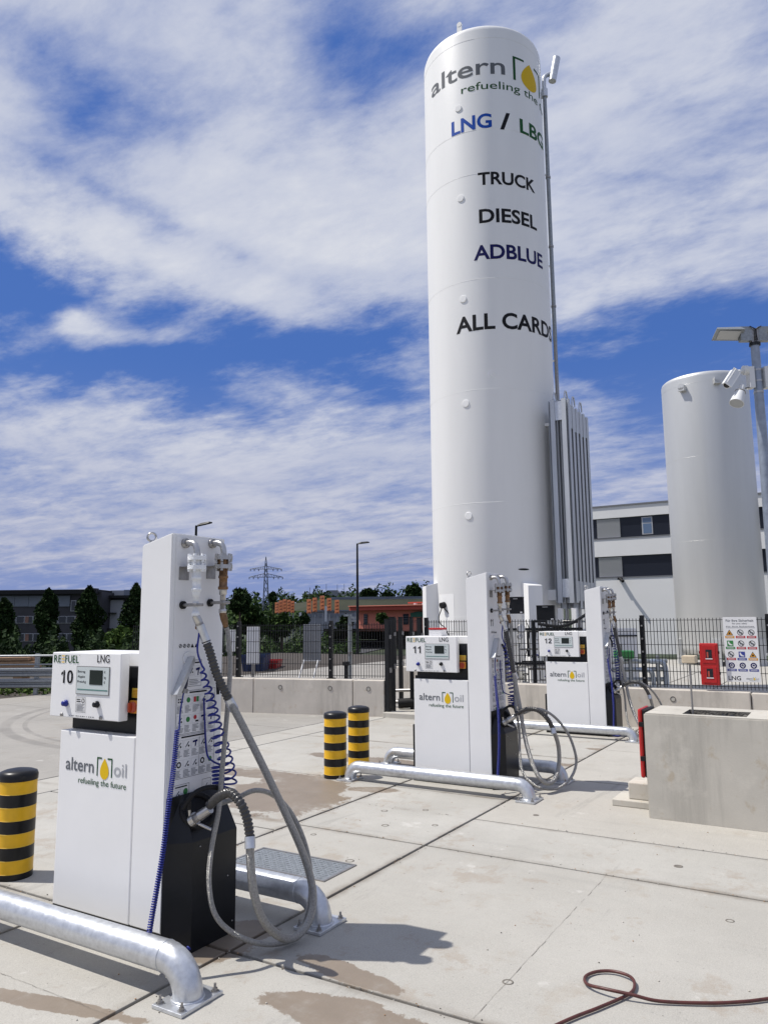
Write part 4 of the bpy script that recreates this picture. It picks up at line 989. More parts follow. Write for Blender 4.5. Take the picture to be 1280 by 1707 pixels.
t2, sh2 = tank((-3.9, 29.55), 1.5, 10.33, [7.28, 4.30], 'shorter plain cream tank at the right, behind the lamp post', 'tank_cream')
for a, z in ((-110, 9.85), (-66, 9.95)):
    ar = radians(a); n_ = Vector((cos(ar), sin(ar), 0)); b = MB(); b.cyl(n_*1.45+Vector((0, 0, z)), n_*1.66+Vector((0, 0, z)), .12, 'tank_cream', 18); b.obox(n_*1.57+Vector((0, 0, z-.09)), Vector((-n_.y, n_.x, 0))*.12, n_*.09, Vector((0, 0, .06)), 'tank_cream'); b.build('lifting_trunnion', t2)
for a in (-150, -90, -30, 90):
    ar = radians(a); n_ = Vector((cos(ar), sin(ar), 0)); b = MB(); b.obox(n_*1.45+Vector((0, 0, .45)), Vector((-n_.y, n_.x, 0))*.15, n_*.12, Vector((0, 0, .45)), 'tank_cream'); b.build('leg', t2)

# vent stack strapped to the tall tank
c = at(929, 665, 18.1); t = thing('vent_stack', 'slim grey vent pipe up the right side of the lettered tank', 'vent pipe', (c.x, c.y, 0))
b = MB(); b.cyl((0, 0, .5), (0, 0, 15.3), .047, 'dull_steel', 12); b.cyl((.0, 0, 8.5), (0, 0, 15.6), .052, 'plate_steel', 12)
for z in (4.3, 6.9, 9.4, 11.0, 12.9): b.cyl((0, 0, z), (0, 0, z+.05), .066, 'dull_steel', 12)
b.build('pipe', t)
b = MB(); rr = RP; b.tube(smooth_path([Vector((0, 0, 15.33)), Vector((0, 0, 15.65)), rr*.04+Vector((0, 0, 15.8)), rr*.28+Vector((0, 0, 15.93))], 8), .055, 'galvanised', 12)
b.cyl(Vector((0, 0, 15.2)), Vector((0, 0, 15.42)), .085, 'galvanised', 14); b.cyl(rr*.22+Vector((0, 0, 15.66)), rr*.36+Vector((0, 0, 16.33)), .10, 'galvanised', 18); b.build('outlet', t)
b = MB()
for z in (13.0, 10.5, 8.0, 5.5, 3.0): b.obox(-RP*.06+Vector((0, 0, z)), RP*.07, FP*.015, Vector((0, 0, .02)), 'tank_white')
b.build('brackets', t)

# ambient vaporiser: finned aluminium tubes
p0 = at(936, 1000, 16.5); t = thing('vaporiser', 'bank of finned aluminium tubes standing right of the lettered tank', 'vaporiser', (p0.x, p0.y, 0))
DXV, DYV = .255, .272
b = MB(); zA, zB = 1.88, 6.40
b.cyl((0, 0, zA), (0, 0, zB+.04), .028, 'aluminium_fin', 12)
for x0, y0, x1, y1 in ((-.10, -.004, -.026, .004), (.026, -.004, .092, .004), (-.004, .026, .004, .10), (-.004, -.092, .004, -.026), (.093, -.075, .101, .075), (-.108, -.06, -.101, .06), (-.05, -.102, .05, -.093), (-.04, .101, .04, .107)):
    b.box((x0, y0, zA), (x1, y1, zB), 'aluminium_fin')
first = b.build('finned_tube', t)
for i in range(2):
    for j in range(6):
        o = first if (i, j) == (0, 0) else first.copy()
        if o is not first: COL.objects.link(o); o.parent = t
        o.location = (i*DXV, j*DYV, (.10 if (i, j) in ((1, 0), (0, 0)) else -.02*(j % 2)))
for i in range(2):
    for j in range(6):
        x, y = i*DXV, j*DYV; b = MB()
        if j % 2 == 0: b.tube(smooth_path([(x, y, 6.42), (x, y, 6.58), (x, y+.06, 6.70), (x, y+.14, 6.70), (x, y+.19, 6.58), (x, y+.2, 6.50)], 5), .018, 'galvanised', 8)
        else: b.tube(smooth_path([(x, y, 1.9), (x, y, 1.72), (x, y-.0, 1.6), (x+.1, y, 1.56)], 5), .016, 'galvanised', 8)
        b.build('return_bend', t)
for i in range(1, 6):
    y = i*DYV-DYV*.5; b = MB(); b.box((DXV+.085, y-.075, 5.82+.03*(i % 2)), (DXV+.0915, y+.075, 6.36), 'aluminium_fin'); b.build('spacer_plate', t)
    b = MB(); b.box((DXV+.085, y-.075, 2.02), (DXV+.0915, y+.075, 2.45), 'aluminium_fin'); b.build('spacer_plate', t)
for z0_, z1_ in ((6.02, 6.45), (2.1, 2.5)): b = MB(); b.box((DXV*.5-.075, -.09, z0_), (DXV*.5+.075, -.083, z1_), 'galvanised'); b.build('spacer_plate', t)
for x in (-.03, .27):
    for y in (-.02, 1.3): MB().box((x-.05, y-.05, 0), (x+.05, y+.05, 1.87), 'tank_white').build('leg', t)
b = MB(); b.box((-.58, .12, 2.05), (-.10, .24, 2.28), 'tank_white', .006); b.box((-.62, .25, 6.02), (-.1, .31, 6.08), 'tank_white'); b.box((-.62, .65, 6.02), (-.1, .71, 6.08), 'tank_white'); b.build('tie_beam', t)

# ------------------------------------------------------------------ process skid between fence and tank
def dark_box(px0, px1, py0, py1, D, label):
    a = at(px0, py0, D); c = at(px1, py1, D); t = thing('control_box', label, 'control box', ((a.x+c.x)/2, (a.y+c.y)/2, c.z), 'dark control boxes on the tank skid', YAW-.35)
    w = (Vector((c.x, c.y, 0))-Vector((a.x, a.y, 0))).length/2*1.05; h = a.z-c.z
    b = MB(); b.box((-w, 0, 0), (w, .16, h), 'anthracite', .012); b.box((-w, -.012, h-.03), (w, .17, h), 'anthracite', .005); b.build('case', t)
    b = MB(); b.box((-w*.3, -.016, h*.86), (w*.3, -.0125, h*.9), 'label_grey'); b.box((w*.6, -.003, h*.04), (w*.88, -.0008, h*.12), 'label_white'); b.build('label', t)
dark_box(847, 871, 995, 1023, 15.2, 'upper left dark control box, right behind the hoses of dispenser 11')
dark_box(894, 923, 1009, 1034, 15.4, 'lower right dark control box, above the display of dispenser 12')
c = at(890, 1100, 14.8); t = thing('pump_skid', 'tangle of valves, gauges and pipes behind the mesh fence at the foot of the tank', 'pump skid', (c.x, c.y, 0), None, YAW)
b = MB()
for x in (-1.0, -.55, .0, .42, .9): b.box((x-.03, -.03, 0), (x+.03, .03, 1.62 if x > -.8 else 1.4), 'dull_steel' if x else 'black_paint')
for z in (.25, .8, 1.45): b.box((-1.0, -.035, z-.025), (.95, .035, z+.025), 'black_paint')
b.build('frame', t)
r = random.Random(5); b = MB()
for i in range(26):
    x, y, z = r.uniform(-1, .95), r.uniform(.05, .6), r.uniform(.2, 1.5); P = [Vector((x, y, z))]
    for k in range(4):
        d = r.choice([Vector((1, 0, 0)), Vector((-1, 0, 0)), Vector((0, 0, 1)), Vector((0, 0, -1))])*r.uniform(.12, .45); q = P[-1]+d
        q.x = max(-1.1, min(1.05, q.x)); q.z = max(.1, min(1.6, q.z)); P.append(q)
    P = [p for i_, p in enumerate(P) if i_ == 0 or (p-P[i_-1]).length > .03]
    if len(P) > 1: b.tube(P, r.choice([.012, .016, .026]), r.choice(['dull_steel', 'stainless', 'black_paint', 'dull_steel']), 8)
b.build('pipework', t)
for i in range(9):
    x, z = r.uniform(-.95, .9), r.uniform(.35, 1.35); b = MB(); b.cyl((x, .02, z), (x, .25, z), .045, 'plate_steel', 12); b.cyl((x, .12, z), (x, .12, z+.16), .02, 'stainless', 8); b.torus((x, .12, z+.17), .06, .009, r.choice(['red', 'black_paint', 'blue_cable']), (0, .3, 1), 18, 6); b.build('valve', t)
for px, py, rr in ((868, 1048, .085), (866, 1061, .055)):
    w = at(px, py, 14.75)-c; x, z = w.dot(RP), w.z+c.z; b = MB(); b.lathe((x, -.06, z), [(rr, .03), (rr, -.01), (rr-.01, -.015)], 'dull_steel', 24, axis='y'); b.lathe((x, -.06, z), [(rr-.012, -.0165), (.002, -.017)], 'label_white', 24, axis='y'); put_rect(b, x-.004, z, x+.004, z+rr*.7, (0, -.079, 0), (1, 0, 0), (0, 0, 1), 'black_text'); b.build('gauge', t)
b = MB()
for k in range(7):
    x = -.1+.13*k; b.tube(smooth_path([(x, .2, 1.62), (x+.05, .15, 1.45), (x+.02, .1, 1.2), (x-.06, .1, .9)], 5), .009, 'black_matt', 6)
b.tube(smooth_path([(.1, .0, 1.55), (.5, -.05, 1.50), (.8, 0, 1.58), (1.15, .3, 1.75)], 6), .03, 'black_matt', 10); b.build('cables', t)
# second skid seen behind the fence right of dispenser 12
c = at(1050, 1100, 15.5); t = thing('pipe_manifold', 'horizontal grey pipes and a green pump behind the fence right of dispenser 12', 'pipework', (c.x, c.y, 0), None, YAW)
b = MB()
for z in (.42, .62, .78): b.cyl((-.9, 0, z), (.75, .05, z), .045, 'plate_steel', 12)
b.tube(smooth_path([(.4, 0, .78), (.62, 0, .76), (.7, 0, .6), (.7, 0, 0)], 5), .05, 'galvanised_pole', 12); b.tube(smooth_path([(.1, 0, .62), (.36, -.05, .6), (.44, 0, .45), (.44, 0, 0)], 5), .045, 'galvanised_pole', 12)
for x in (-.7, 0, .55): b.box((x-.03, -.03, 0), (x+.03, .03, .9), 'plate_steel')
b.build('pipes', t); b = MB(); b.box((-.3, -.12, .84), (.05, .12, 1.0), 'icon_green', .02); b.cyl((-.2, 0, 1.0), (-.2, 0, 1.12), .05, 'dull_steel', 12); b.build('pump', t)
b = MB(); b.box((-1.5, 1.2, 0), (.55, 1.5, 1.42), 'label_white', .01); b.box((-.45, 1.18, 1.25), (.56, 1.199, 1.28), 'black_matt'); b.box((-1.4, 1.18, 1.38), (-.95, 1.199, 1.45), 'black_matt')
tg = b.build('cabinet'); tg.location = (c.x, c.y, 0); tg.rotation_euler = (0, 0, YAW); tag(tg, 'long low white cabinet behind the mesh fence, in front of the white building', 'cabinet')

# ------------------------------------------------------------------ lamp post with floodlights and cameras at the right
c = at(1283, 900, 12.9); t = thing('floodlight_post', 'grey lamp post at the right edge carrying floodlights and white cameras', 'lamp post', (c.x+.01, c.y, 0))
b = MB(); b.tube([(0, 0, 0), (0, 0, 3), (0, 0, 6.45)], [.105, .092, .072], 'galvanised_pole', 24); b.cyl((0, 0, 6.42), (0, 0, 6.47), .095, 'black_paint', 20)
for z in (5.95, 5.75, 5.55): b.cyl((0, 0, z), (0, 0, z+.03), .084, 'stainless', 20)
b.build('pole', t)
def lamp_head(s):
    b = MB(); d = RP*s; k = Vector((0, 0, 1)); f = -FP
    b.obox(d*.16+k*6.63, d*.10, f*.055, k*.13, 'plate_steel'); b.obox(d*.02+k*6.60, d*.05, f*.05, k*.13, 'dull_steel')
    c0 = d*.46+k*6.66; ax, ay = (d*.98+k*.03).normalized(), (f*.85+k*.42).normalized(); az = ax.cross(ay)
    if az.z < 0: az = -az
    top = [c0+ax*x+ay*y+az*z for x, y, z in ((-.20, -.10, .06), (.22, -.10, .03), (.22, .10, .03), (-.20, .10, .06), (-.25, -.14, -.04), (.26, -.14, -.05), (.26, .14, -.05), (-.25, .14, -.04))]
    b.add(top, [(0, 1, 2, 3), (7, 6, 5, 4), (0, 4, 5, 1), (1, 5, 6, 2), (2, 6, 7, 3), (3, 7, 4, 0)], 'plate_steel')
    h = b.build('floodlight', t)
    b = MB(); b.obox(c0-az*.0535, ax*.19, ay*.10, az*.003, 'lamp_glass'); b.build('lens', h)
    b = MB(); b.tube(smooth_path([d*.02+k*6.5+f*.07, d*.0+k*6.68+f*.08, d*.10+k*6.76+f*.07], 5), .009, 'black_matt', 6); b.build('cable', h)
lamp_head(-1); lamp_head(1)
def cctv(s, zc, kind_):
    d = RP*s; k = Vector((0, 0, 1)); f = -FP
    b = MB(); b.obox(d*.135+k*zc+f*.02, d*.045, f*.075, k*.19, 'camera_white'); b.cyl(d*.18+k*(zc+.14)+f*.02, d*.26+k*(zc+.14)+f*.02, .085, 'camera_white', 20); m_ = b.build('camera_mount', t)
    b = MB(); p = d*.25+k*(zc+.13)+f*.03
    b.cyl(p, p+d*.16-k*.03, .04, 'camera_white', 12)
    ax = (d*.58-k*.72+f*.30).normalized(); c0 = d*.50+k*(zc-.02)+f*.06; u, w = ortho(ax)
    b.obox(c0, ax*.19, u*.058, w*.062, 'camera_white'); b.obox(c0+f*.066-ax*.005, ax*.215, (d*.78+k*.6).normalized()*.075, f*.006, 'camera_white'); b.cyl(c0+ax*.185, c0+ax*.198, .05, 'lens', 16); b.build('camera', m_)
    b = MB(); c1 = d*.37+k*(zc-.27)+f*.10; ax = (d*.42-k*.84+f*.25).normalized()
    b.cyl(d*.16+k*(zc-.17)+f*.02, c1-ax*.06, .016, 'dull_steel', 8); b.cyl(c1-ax*.12, c1, .055, 'camera_white', 16); b.cyl(c1, c1+ax*.27, .078, 'camera_white', 24, .122); b.cyl(c1+ax*.271, c1+ax*.274, .11, 'lamp_glass', 24); b.torus(c1+ax*.01, .083, .009, 'dull_steel', ax, 20, 6); b.build('spotlight', m_)
cctv(-1, 5.82, 0); cctv(1, 5.82, 0)
# ------------------------------------------------------------------ buildings
def gpt(px, py, z):
    d = ray(px, py); return EYE+d*((z-EYE.z)/d.z)
YB = 41.0
t = thing('white_building', 'white flat-roofed building with two dark window bands, between the two tanks', 'building', (-11.5, YB, -.2))
def bx(b, x0, x1, z0, z1, m, y0=0, y1=12): b.box((x0, y0, z0+.2), (x1, y1, z1+.2), m)
b = MB(); bx(b, -.9, 24, -.2, 3.76, 'facade_white'); bx(b, -.9, 24, 4.93, 5.87, 'facade_white'); bx(b, -.9, 24, 7.0, 7.62, 'facade_white'); b.build('wall', t)
b = MB(); bx(b, -.9, 24, 7.62, 7.70, 'roof_grey', -.05, 12.05); b.build('roof', t)
for z0, z1, wins in ((5.87, 7.0, ((2.55, 3.1),)), (3.76, 4.93, ())):
    b = MB(); bx(b, -.9, 24, z0, z1, 'facade_dark', .12, 11.9); bx(b, -.9, 24, z0+.0, z0+.05, 'roof_grey', -.03, .119); w = b.build('window_band', t)
    for x0, x1 in ((.18, 1.42), (9.6, 11.0)):
        b = MB(); n = 16
        for i in range(n):
            z = z0+.08+(z1-z0-.12)*i/n; b.add([(x0, .10, z+.2), (x1, .10, z+.2), (x1, .055, z+.2+.06), (x0, .055, z+.2+.06)], [(0, 1, 2, 3)], 'shutter')
        b.build('shutter', w)
    for x0, x1 in wins+((5.2, 5.8), (12.4, 13.0)):
        b = MB(); bx(b, x0, x1, z0+.14, z1-.06, 'office_frame', .095, .119); bx(b, x0+.06, x1-.06, z0+.2, z1-.42, 'glass', .085, .094); bx(b, x0+.06, x1-.06, z1-.36, z1-.12, 'glass', .085, .094); b.build('window', w)
    for x in (4.4, 7.5, 9.5, 12.0):
        b = MB(); bx(b, x, x+.04, z0+.05, z1, 'black_matt', .10, .119); b.build('mullion', w)
c = atY(1034, 965, YB); b = MB(); o = (c.x+11.5, 0, c.z+.2)
b.box((o[0]-.1, -.3, o[2]-.05), (o[0]+.1, -.002, o[2]+.07), 'black_matt', .01); b.cyl((o[0]+.05, -.32, o[2]), (o[0]+.25, -.55, o[2]-.15), .08, 'black_matt', 12); b.build('wall_lamp', t)

# dark office block at the left
D0 = 76.
def ob(b, px0, px1, py0, py1, m, d0=0., d1=10.):
    a = at(px0, py0, D0); c = at(px1, py1, D0); L0, L1 = a.dot(RP), c.dot(RP)
    b.obox(FP*(D0+(d0+d1)/2)+RP*((L0+L1)/2)+Vector((0, 0, (a.z+c.z)/2)), RP*((L1-L0)/2), FP*((d1-d0)/2), Vector((0, 0, abs(a.z-c.z)/2)), m)
t = thing('office_block', 'long dark three-storey office block behind the slim trees, penthouse on its roof', 'building', (0, 0, 0))
b = MB(); ob(b, -220, 164, 990, 1125, 'office_wall', 0, 12); ob(b, 164.2, 330, 994, 1125, 'office_wall', 3, 12); b.build('wall', t)
b = MB(); ob(b, -222, 166, 986.5, 990, 'black_matt', -.9, 12.2); ob(b, 166.2, 332, 991.5, 994.5, 'black_matt', 2, 12.2); rf = b.build('roof', t)
b = MB(); ob(b, 164, 187, 982, 991.4, 'office_pale', 3.5, 9); ob(b, 187.2, 221, 981, 991.4, 'office_panel', 3.5, 9); b.build('penthouse', rf)
for x0, x1, y0 in ((121, 127.5, 977), (219.5, 221.5, 974), (224.5, 227, 974.5)):
    b = MB(); ob(b, x0, x1, y0, 991, 'office_wall', 5, 6); b.build('chimney', rf)
b = MB(); ob(b, 168, 186, 999, 1125, 'office_pale', 2.6, 2.98); b.build('stair_panel', t)
for y in (1021, 1048, 1074): b = MB(); ob(b, 166, 180, y, y+1.6, 'black_matt', 1.9, 2.59); b.build('balcony', t)
for i in range(-9, 7):
    x = i*23.0+4
    if i not in (5,): b = MB(); ob(b, x, x+21.5, 993.5, 1011, 'office_panel', -.15, -.01); b.build('sunshade', t)
for y0, y1 in ((1027, 1039), (1056, 1069), (1086, 1098)):
    for i in range(-12, 12):
        x = i*14.+1; b = MB(); ob(b, x, x+12.6, y0, y1, 'office_frame', -.10, -.01); f_ = b.build('window', t)
        b = MB(); ob(b, x+.7, x+5.9, y0+.7, y1-.7, 'office_glow' if (i*7) % 3 == 0 else 'office_glass', -.13, -.101); ob(b, x+6.7, x+11.9, y0+.7, y1-.7, 'office_glass', -.13, -.101); b.build('pane', f_)
b = MB(); ob(b, 121, 129, 1001, 1019, 'office_frame', -.30, -.16); ob(b, 122, 128, 1002, 1018, 'office_glass', -.33, -.301); b.build('window', t)
for k in range(6): b = MB(); ob(b, 190, 330, 1003+k*9, 1004+k*9, 'office_panel', 2.8, 2.98); b.build('louvre', t)

# salmon shop beyond the road
def oy(b, px0, px1, py0, py1, m, Y, d0=0., d1=10.):
    xm, ym = (px0+px1)/2, (py0+py1)/2
    x0, x1 = atY(px0, ym, Y).x, atY(px1, ym, Y).x; z0, z1 = atY(xm, py1, Y).z, atY(xm, py0, Y).z
    b.box((x0, Y+d0, z0), (x1, Y+d1, z1), m)
D0 = 112.; YS = at(640, 1030, 112).y
_ob = ob
def ob(b, px0, px1, py0, py1, m, d0=0., d1=10.): oy(b, px0, px1, py0, py1, m, YS, d0, d1)
t = thing('shop_building', 'salmon pink flat shop with a red roof edge and a green sign, beyond the road', 'building', (0, 0, 0))
b = MB(); ob(b, 597, 800, 1016.5, 1052, 'salmon', 0, 14); b.build('wall', t)
b = MB(); ob(b, 592, 803, 1009.5, 1016.3, 'salmon_dark', -1.6, 14.5); ob(b, 592, 803, 1008, 1009.4, 'salmon', -1.9, 14.7); b.build('roof', t)
b = MB(); ob(b, 695, 800, 991, 1007.8, 'salmon_light', 3, 12); b.build('upper_storey', t)
b = MB(); ob(b, 674, 800, 1002, 1004.5, 'salmon_dark', 1, 2.9); b.build('canopy', t)
for x0, x1 in ((607, 613), (672.5, 681)):
    b = MB(); ob(b, x0, x1, 1023.5, 1041, 'office_glass', -.12, -.01); f_ = b.build('window', t); b = MB()
    for y in (1027, 1031, 1035): ob(b, x0, x1, y, y+.5, 'office_panel', -.16, -.121)
    b.build('glazing_bar', f_)
b = MB(); a = [atY(x, y, YS-.3) for x, y in ((684, 1028.5), (711, 1028.5), (711, 1022), (697, 1019), (684, 1022))]; v = a+[p+Vector((0, .28, 0)) for p in a]
b.add(v, [(0, 1, 2, 3, 4), (9, 8, 7, 6, 5)]+[(i, (i+1) % 5, 5+(i+1) % 5, 5+i) for i in range(5)], 'shop_green'); b.build('sign_board', t)
for x in (692, 706): b = MB(); ob(b, x, x+3, 1005.5, 1007.9, 'far_white', -.5, 0); b.build('roof_vent', t)
ob = _ob
# grass bank it stands on
b = MB(); v = []
for px in (540, 580, 620, 680, 760, 840):
    v += [at(px, 1049, 126), at(px, 1048, 111), gpt(px, 1066, -2.45)]
b.add(v, [(i*3+j, i*3+3+j, i*3+4+j, i*3+1+j) for i in range(5) for j in range(2)], 'terrace'); kind(b.build('grass_bank'), 'structure')

# long grey hall and the works on the hill
D0 = 170.
t = thing('long_hall', 'long low grey hall behind the orange banners', 'building', (0, 0, 0))
b = MB(); ob(b, 509, 592, 1019, 1060, 'far_grey', 0, 14); b.build('wall', t); b = MB(); ob(b, 508, 593, 1017.5, 1019, 'office_panel', -.5, 14.5); b.build('roof', t)
for x in range(514, 588, 9): b = MB(); ob(b, x, x+5, 1024, 1029, 'office_panel', -.2, -.01); b.build('window', t)
D0 = 430.
t = thing('hill_works', 'pale factory with thin masts on top of the far hill', 'building', (0, 0, 0))
b = MB(); ob(b, 546, 563, 984, 1006, 'far_grey', 0, 30); ob(b, 503, 545.8, 990, 1006, 'far_grey', 5, 30); ob(b, 563.2, 602, 988.5, 1006, 'far_white', 5, 30); ob(b, 535, 545, 986, 989.9, 'far_grey', 8, 20); b.build('hall', t)
b = MB(); ob(b, 502, 546, 989, 989.9, 'far_white', 4, 30); ob(b, 563.3, 603, 987.3, 988.4, 'far_white', 4, 30); b.build('roof', t)
for x, y in ((516, 979), (525.5, 977), (543.5, 973), (562, 974), (573.5, 973)): b = MB(); ob(b, x-.35, x+.35, y, 990, 'office_panel', 2, 2.3); b.build('mast', t)

# terraced bank with fence on the hillside
b = MB(); D1 = 205.
v = [at(548, 1022, D1-8), at(800, 1022, D1-8), at(800, 997, D1), at(552, 997, D1), at(552, 997.2, D1+30), at(800, 997.2, D1+30), at(470, 1012, D1+6), at(470, 1003, D1+14)]
b.add(v, [(0, 1, 2, 3), (3, 2, 5, 4)], 'terrace'); b.add([at(488, 1018, D1), at(552, 1020, D1-4), at(552, 998, D1+2), at(488, 1006, D1+6)], [(0, 1, 2, 3)], 'terrace'); kind(b.build('terrace_bank'), 'structure')
t = thing('hillside_fence', 'thin fence along the top of the terraced bank', 'fence', (0, 0, 0))
b = MB(); D0 = D1-1
for y in (995.5, 997.2): ob(b, 552, 760, y, y+.4, 'office_panel', 0, .1)
b.build('rails', t)
for x in range(554, 720, 26): b = MB(); ob(b, x, x+.6, 995, 1000, 'office_panel', 0, .15); b.build('post', t)

# ------------------------------------------------------------------ road on the valley floor, rails, banners, pylon, lamps
b = MB(); ne = [gpt(x, y, -2.44) for x, y in ((250, 1180), (430, 1130), (560, 1098), (720, 1064), (900, 1054.5))]; fe = [gpt(x, y, -2.44) for x, y in ((250, 1116), (420, 1098), (540, 1078), (705, 1056), (900, 1051))]
b.add(ne+fe, [(i, i+1, 6+i, 5+i) for i in range(4)], 'asphalt'); kind(b.build('road'), 'structure')
b = MB()
for f_ in (.30, .55, .8):
    p = [a.lerp(c, f_) for a, c in zip(ne, fe)]; q = [a.lerp(c, f_+.012) for a, c in zip(ne, fe)]
    v = [x+Vector((0, 0, .006)) for x in p+q]; b.add(v, [(i, i+1, 6+i, 5+i) for i in range(4)], 'far_white')
kind(b.build('road_markings'), 'structure')
def crash_rail(P, z, hts, label, step, m='galvanised', name='crash_barrier', grp=None):
    t = thing(name, label, 'crash barrier', (0, 0, 0), grp); P = [Vector(p) for p in P]; k = Vector((0, 0, 1))
    for (h0, h1, w) in hts:
        b = MB()
        for a, c in zip(P, P[1:]):
            d = (c-a).normalized(); n_ = Vector((d.y, -d.x, 0))
            if h1-h0 < .08: b.cyl(a+k*(z+h0), c+k*(z+h0), (h1-h0)/2, m, 10); continue
            prof = [(0, h0), (w, h0+(h1-h0)*.12), (w, h0+(h1-h0)*.34), (0, h0+(h1-h0)*.44), (0, h0+(h1-h0)*.56), (w, h0+(h1-h0)*.66), (w, h0+(h1-h0)*.88), (0, h1)]
            v = [a+n_*x+k*(z+y) for x, y in prof]+[c+n_*x+k*(z+y) for x, y in prof]; b.add(v, [(i, i+1, 9+i, 8+i) for i in range(7)], m)
        b.build('beam' if h1-h0 > .08 else 'hand_rail', t)
    for a, c in zip(P, P[1:]):
        L = (c-a).length; d = (c-a).normalized(); n_ = Vector((d.y, -d.x, 0)); x = step*.4
        while x < L:
            p = a+d*x-n_*.06; b = MB(); b.obox(p+k*(z+hts[0][1]/2), d*.04, n_*.05, k*(hts[0][1]/2), m); b.build('post', t); x += step
    return t
crash_rail([(-20.5, 8.63, 0), (-17.0, 10.75, 0), (-12.6, 13.45, 0)], 0, [(.90, .95, 0), (.70, .735, 0), (.42, .63, .06), (.16, .38, .06)], 'galvanised double crash barrier with hand rails at the left, before the office block', 2.0, 'plate_steel')
crash_rail([p+Vector((0, 0, 0)) for p in ne], -2.44, [(.5, .8, .06)], 'crash barrier along the near edge of the road in the valley', 8.)
crash_rail([a.lerp(c, .62) for a, c in zip(ne, fe)], -2.44, [(.5, .8, .06)], 'crash barrier along the middle of the road in the valley', 8.)
b = MB(); b.box((-18.6, 9.0, -.02), (-17.0, 9.3, .14), 'asphalt'); kind(b.build('gutter'), 'structure')
# planks behind the barrier
c = at(10, 1118, 20.5); t = thing('plank_stack', 'stack of pale planks behind the crash barrier at the left edge', 'timber', (c.x, c.y, 0), None, YAW+.05)
for i in range(4):
    for j in range(3): b = MB(); b.box((-1.6+rng.uniform(-.1, .1), j*.2, .36+i*.105), (.62+rng.uniform(-.1, .12), j*.2+.18, .44+i*.105), 'pale_timber' if i > 3 else 'timber'); b.build('plank', t)
b = MB(); b.box((-1.4, 0, -.1), (-1.2, .6, .355), 'timber').box((.2, 0, -.1), (.4, .6, .355), 'timber'); b.build('bearers', t)

D0 = 150.
ords = ['first', 'second', 'third', 'fourth', 'fifth']
for g, spec in enumerate(([(461.5, 1004, 1022), (468, 1001, 1022), (474.5, 999, 1020), (481.5, 1000, 1020), (487.5, 1002, 1021.5)], [(515, 999, 1022.5), (524.5, 996.5, 1020), (537, 993, 1017), (548.5, 997, 1018.5), (561.5, 1000, 1022.5)])):
    w = 2.9 if g == 0 else 3.5
    for i, (x, y0, y1) in enumerate(spec):
        t = thing('advertising_banner', '%s orange banner from the left in the %s' % (ords[i], 'left cluster, near the trees' if g == 0 else 'right cluster, before the grey hall'), 'banner', (0, 0, 0), 'orange banners beyond the road')
        b = MB(); Y_ = at(x, 1010, 150.+i*.6).y; oy(b, x-w, x+w, y0, y1, 'orange_banner', Y_, 0, .12); c_ = b.build('cloth', t)
        n = 4
        for k in range(n):
            b = MB(); yy = y0+(y1-y0)*(k+.5)/n; oy(b, x-w*.6, x+w*.62, yy+1.2, yy+2.0, 'banner_dark', Y_, -.03, -.005); oy(b, x+w*.1, x+w*.7, yy+.2, yy+1.1, 'banner_dark', Y_, -.03, -.005); b.build('mark', c_)
        b = MB(); oy(b, x-.45, x+.45, y0-.6, 1080, 'office_panel', Y_, .15, .35); b.build('pole', t)
for px, y0, y1, D0, lab in ((500.5, 1021, 1080, 140., 'plain white slab sign left of the grey hall'), (543, 1010.5, 1080, 145., 'plain white slab sign between the orange banners')):
    t = thing('slab_sign', lab, 'sign', (0, 0, 0)); b = MB(); ob(b, px-1.7, px+1.7, y0, 1036, 'far_white', 0, .4); b.build('panel', t); b = MB(); ob(b, px-.5, px+.5, 1036, y1, 'far_grey', .1, .3); b.build('post', t)

# lattice pylon
D0 = 330.
def P3(px, py, d=0): return at(px, py, D0)+FP*d
t = thing('power_pylon', 'grey lattice power pylon with two cross arms on the skyline', 'pylon', (0, 0, 0))
MT['pylon_grey'] = MT['far_grey'].copy(); MT['pylon_grey'].node_tree.nodes['Principled BSDF'].inputs['Base Color'].links and [MT['pylon_grey'].node_tree.links.remove(l) for l in list(MT['pylon_grey'].node_tree.nodes['Principled BSDF'].inputs['Base Color'].links)]
MT['pylon_grey'].node_tree.nodes['Principled BSDF'].inputs['Base Color'].default_value = (.15, .17, .21, 1)
b = MB(); lv = [(1040, 6.5), (1020, 5.2), (1004, 4.4), (990, 3.7), (977, 3.1), (965, 2.6), (955, 2.2), (947, 1.9), (938, 1.1), (928, .15)]
def corner(i, s, q): y, w = lv[i]; return P3(443.5+s*w, y, q*w*.27)
for i in range(len(lv)-1):
    for s, q in ((-1, -1), (1, -1), (1, 1), (-1, 1)):
        b.tube([corner(i, s, q), corner(i+1, s, q)], .15, 'pylon_grey', 4, False)
    for (s, q), (s2, q2) in (((-1, -1), (1, -1)), ((1, 1), (-1, 1)), ((1, -1), (1, 1)), ((-1, -1), (-1, 1))):
        b.tube([corner(i, s, q), corner(i+1, s2, q2)], .085, 'pylon_grey', 4, False); b.tube([corner(i, s2, q2), corner(i+1, s, q)], .085, 'pylon_grey', 4, False)
b.build('tower', t)
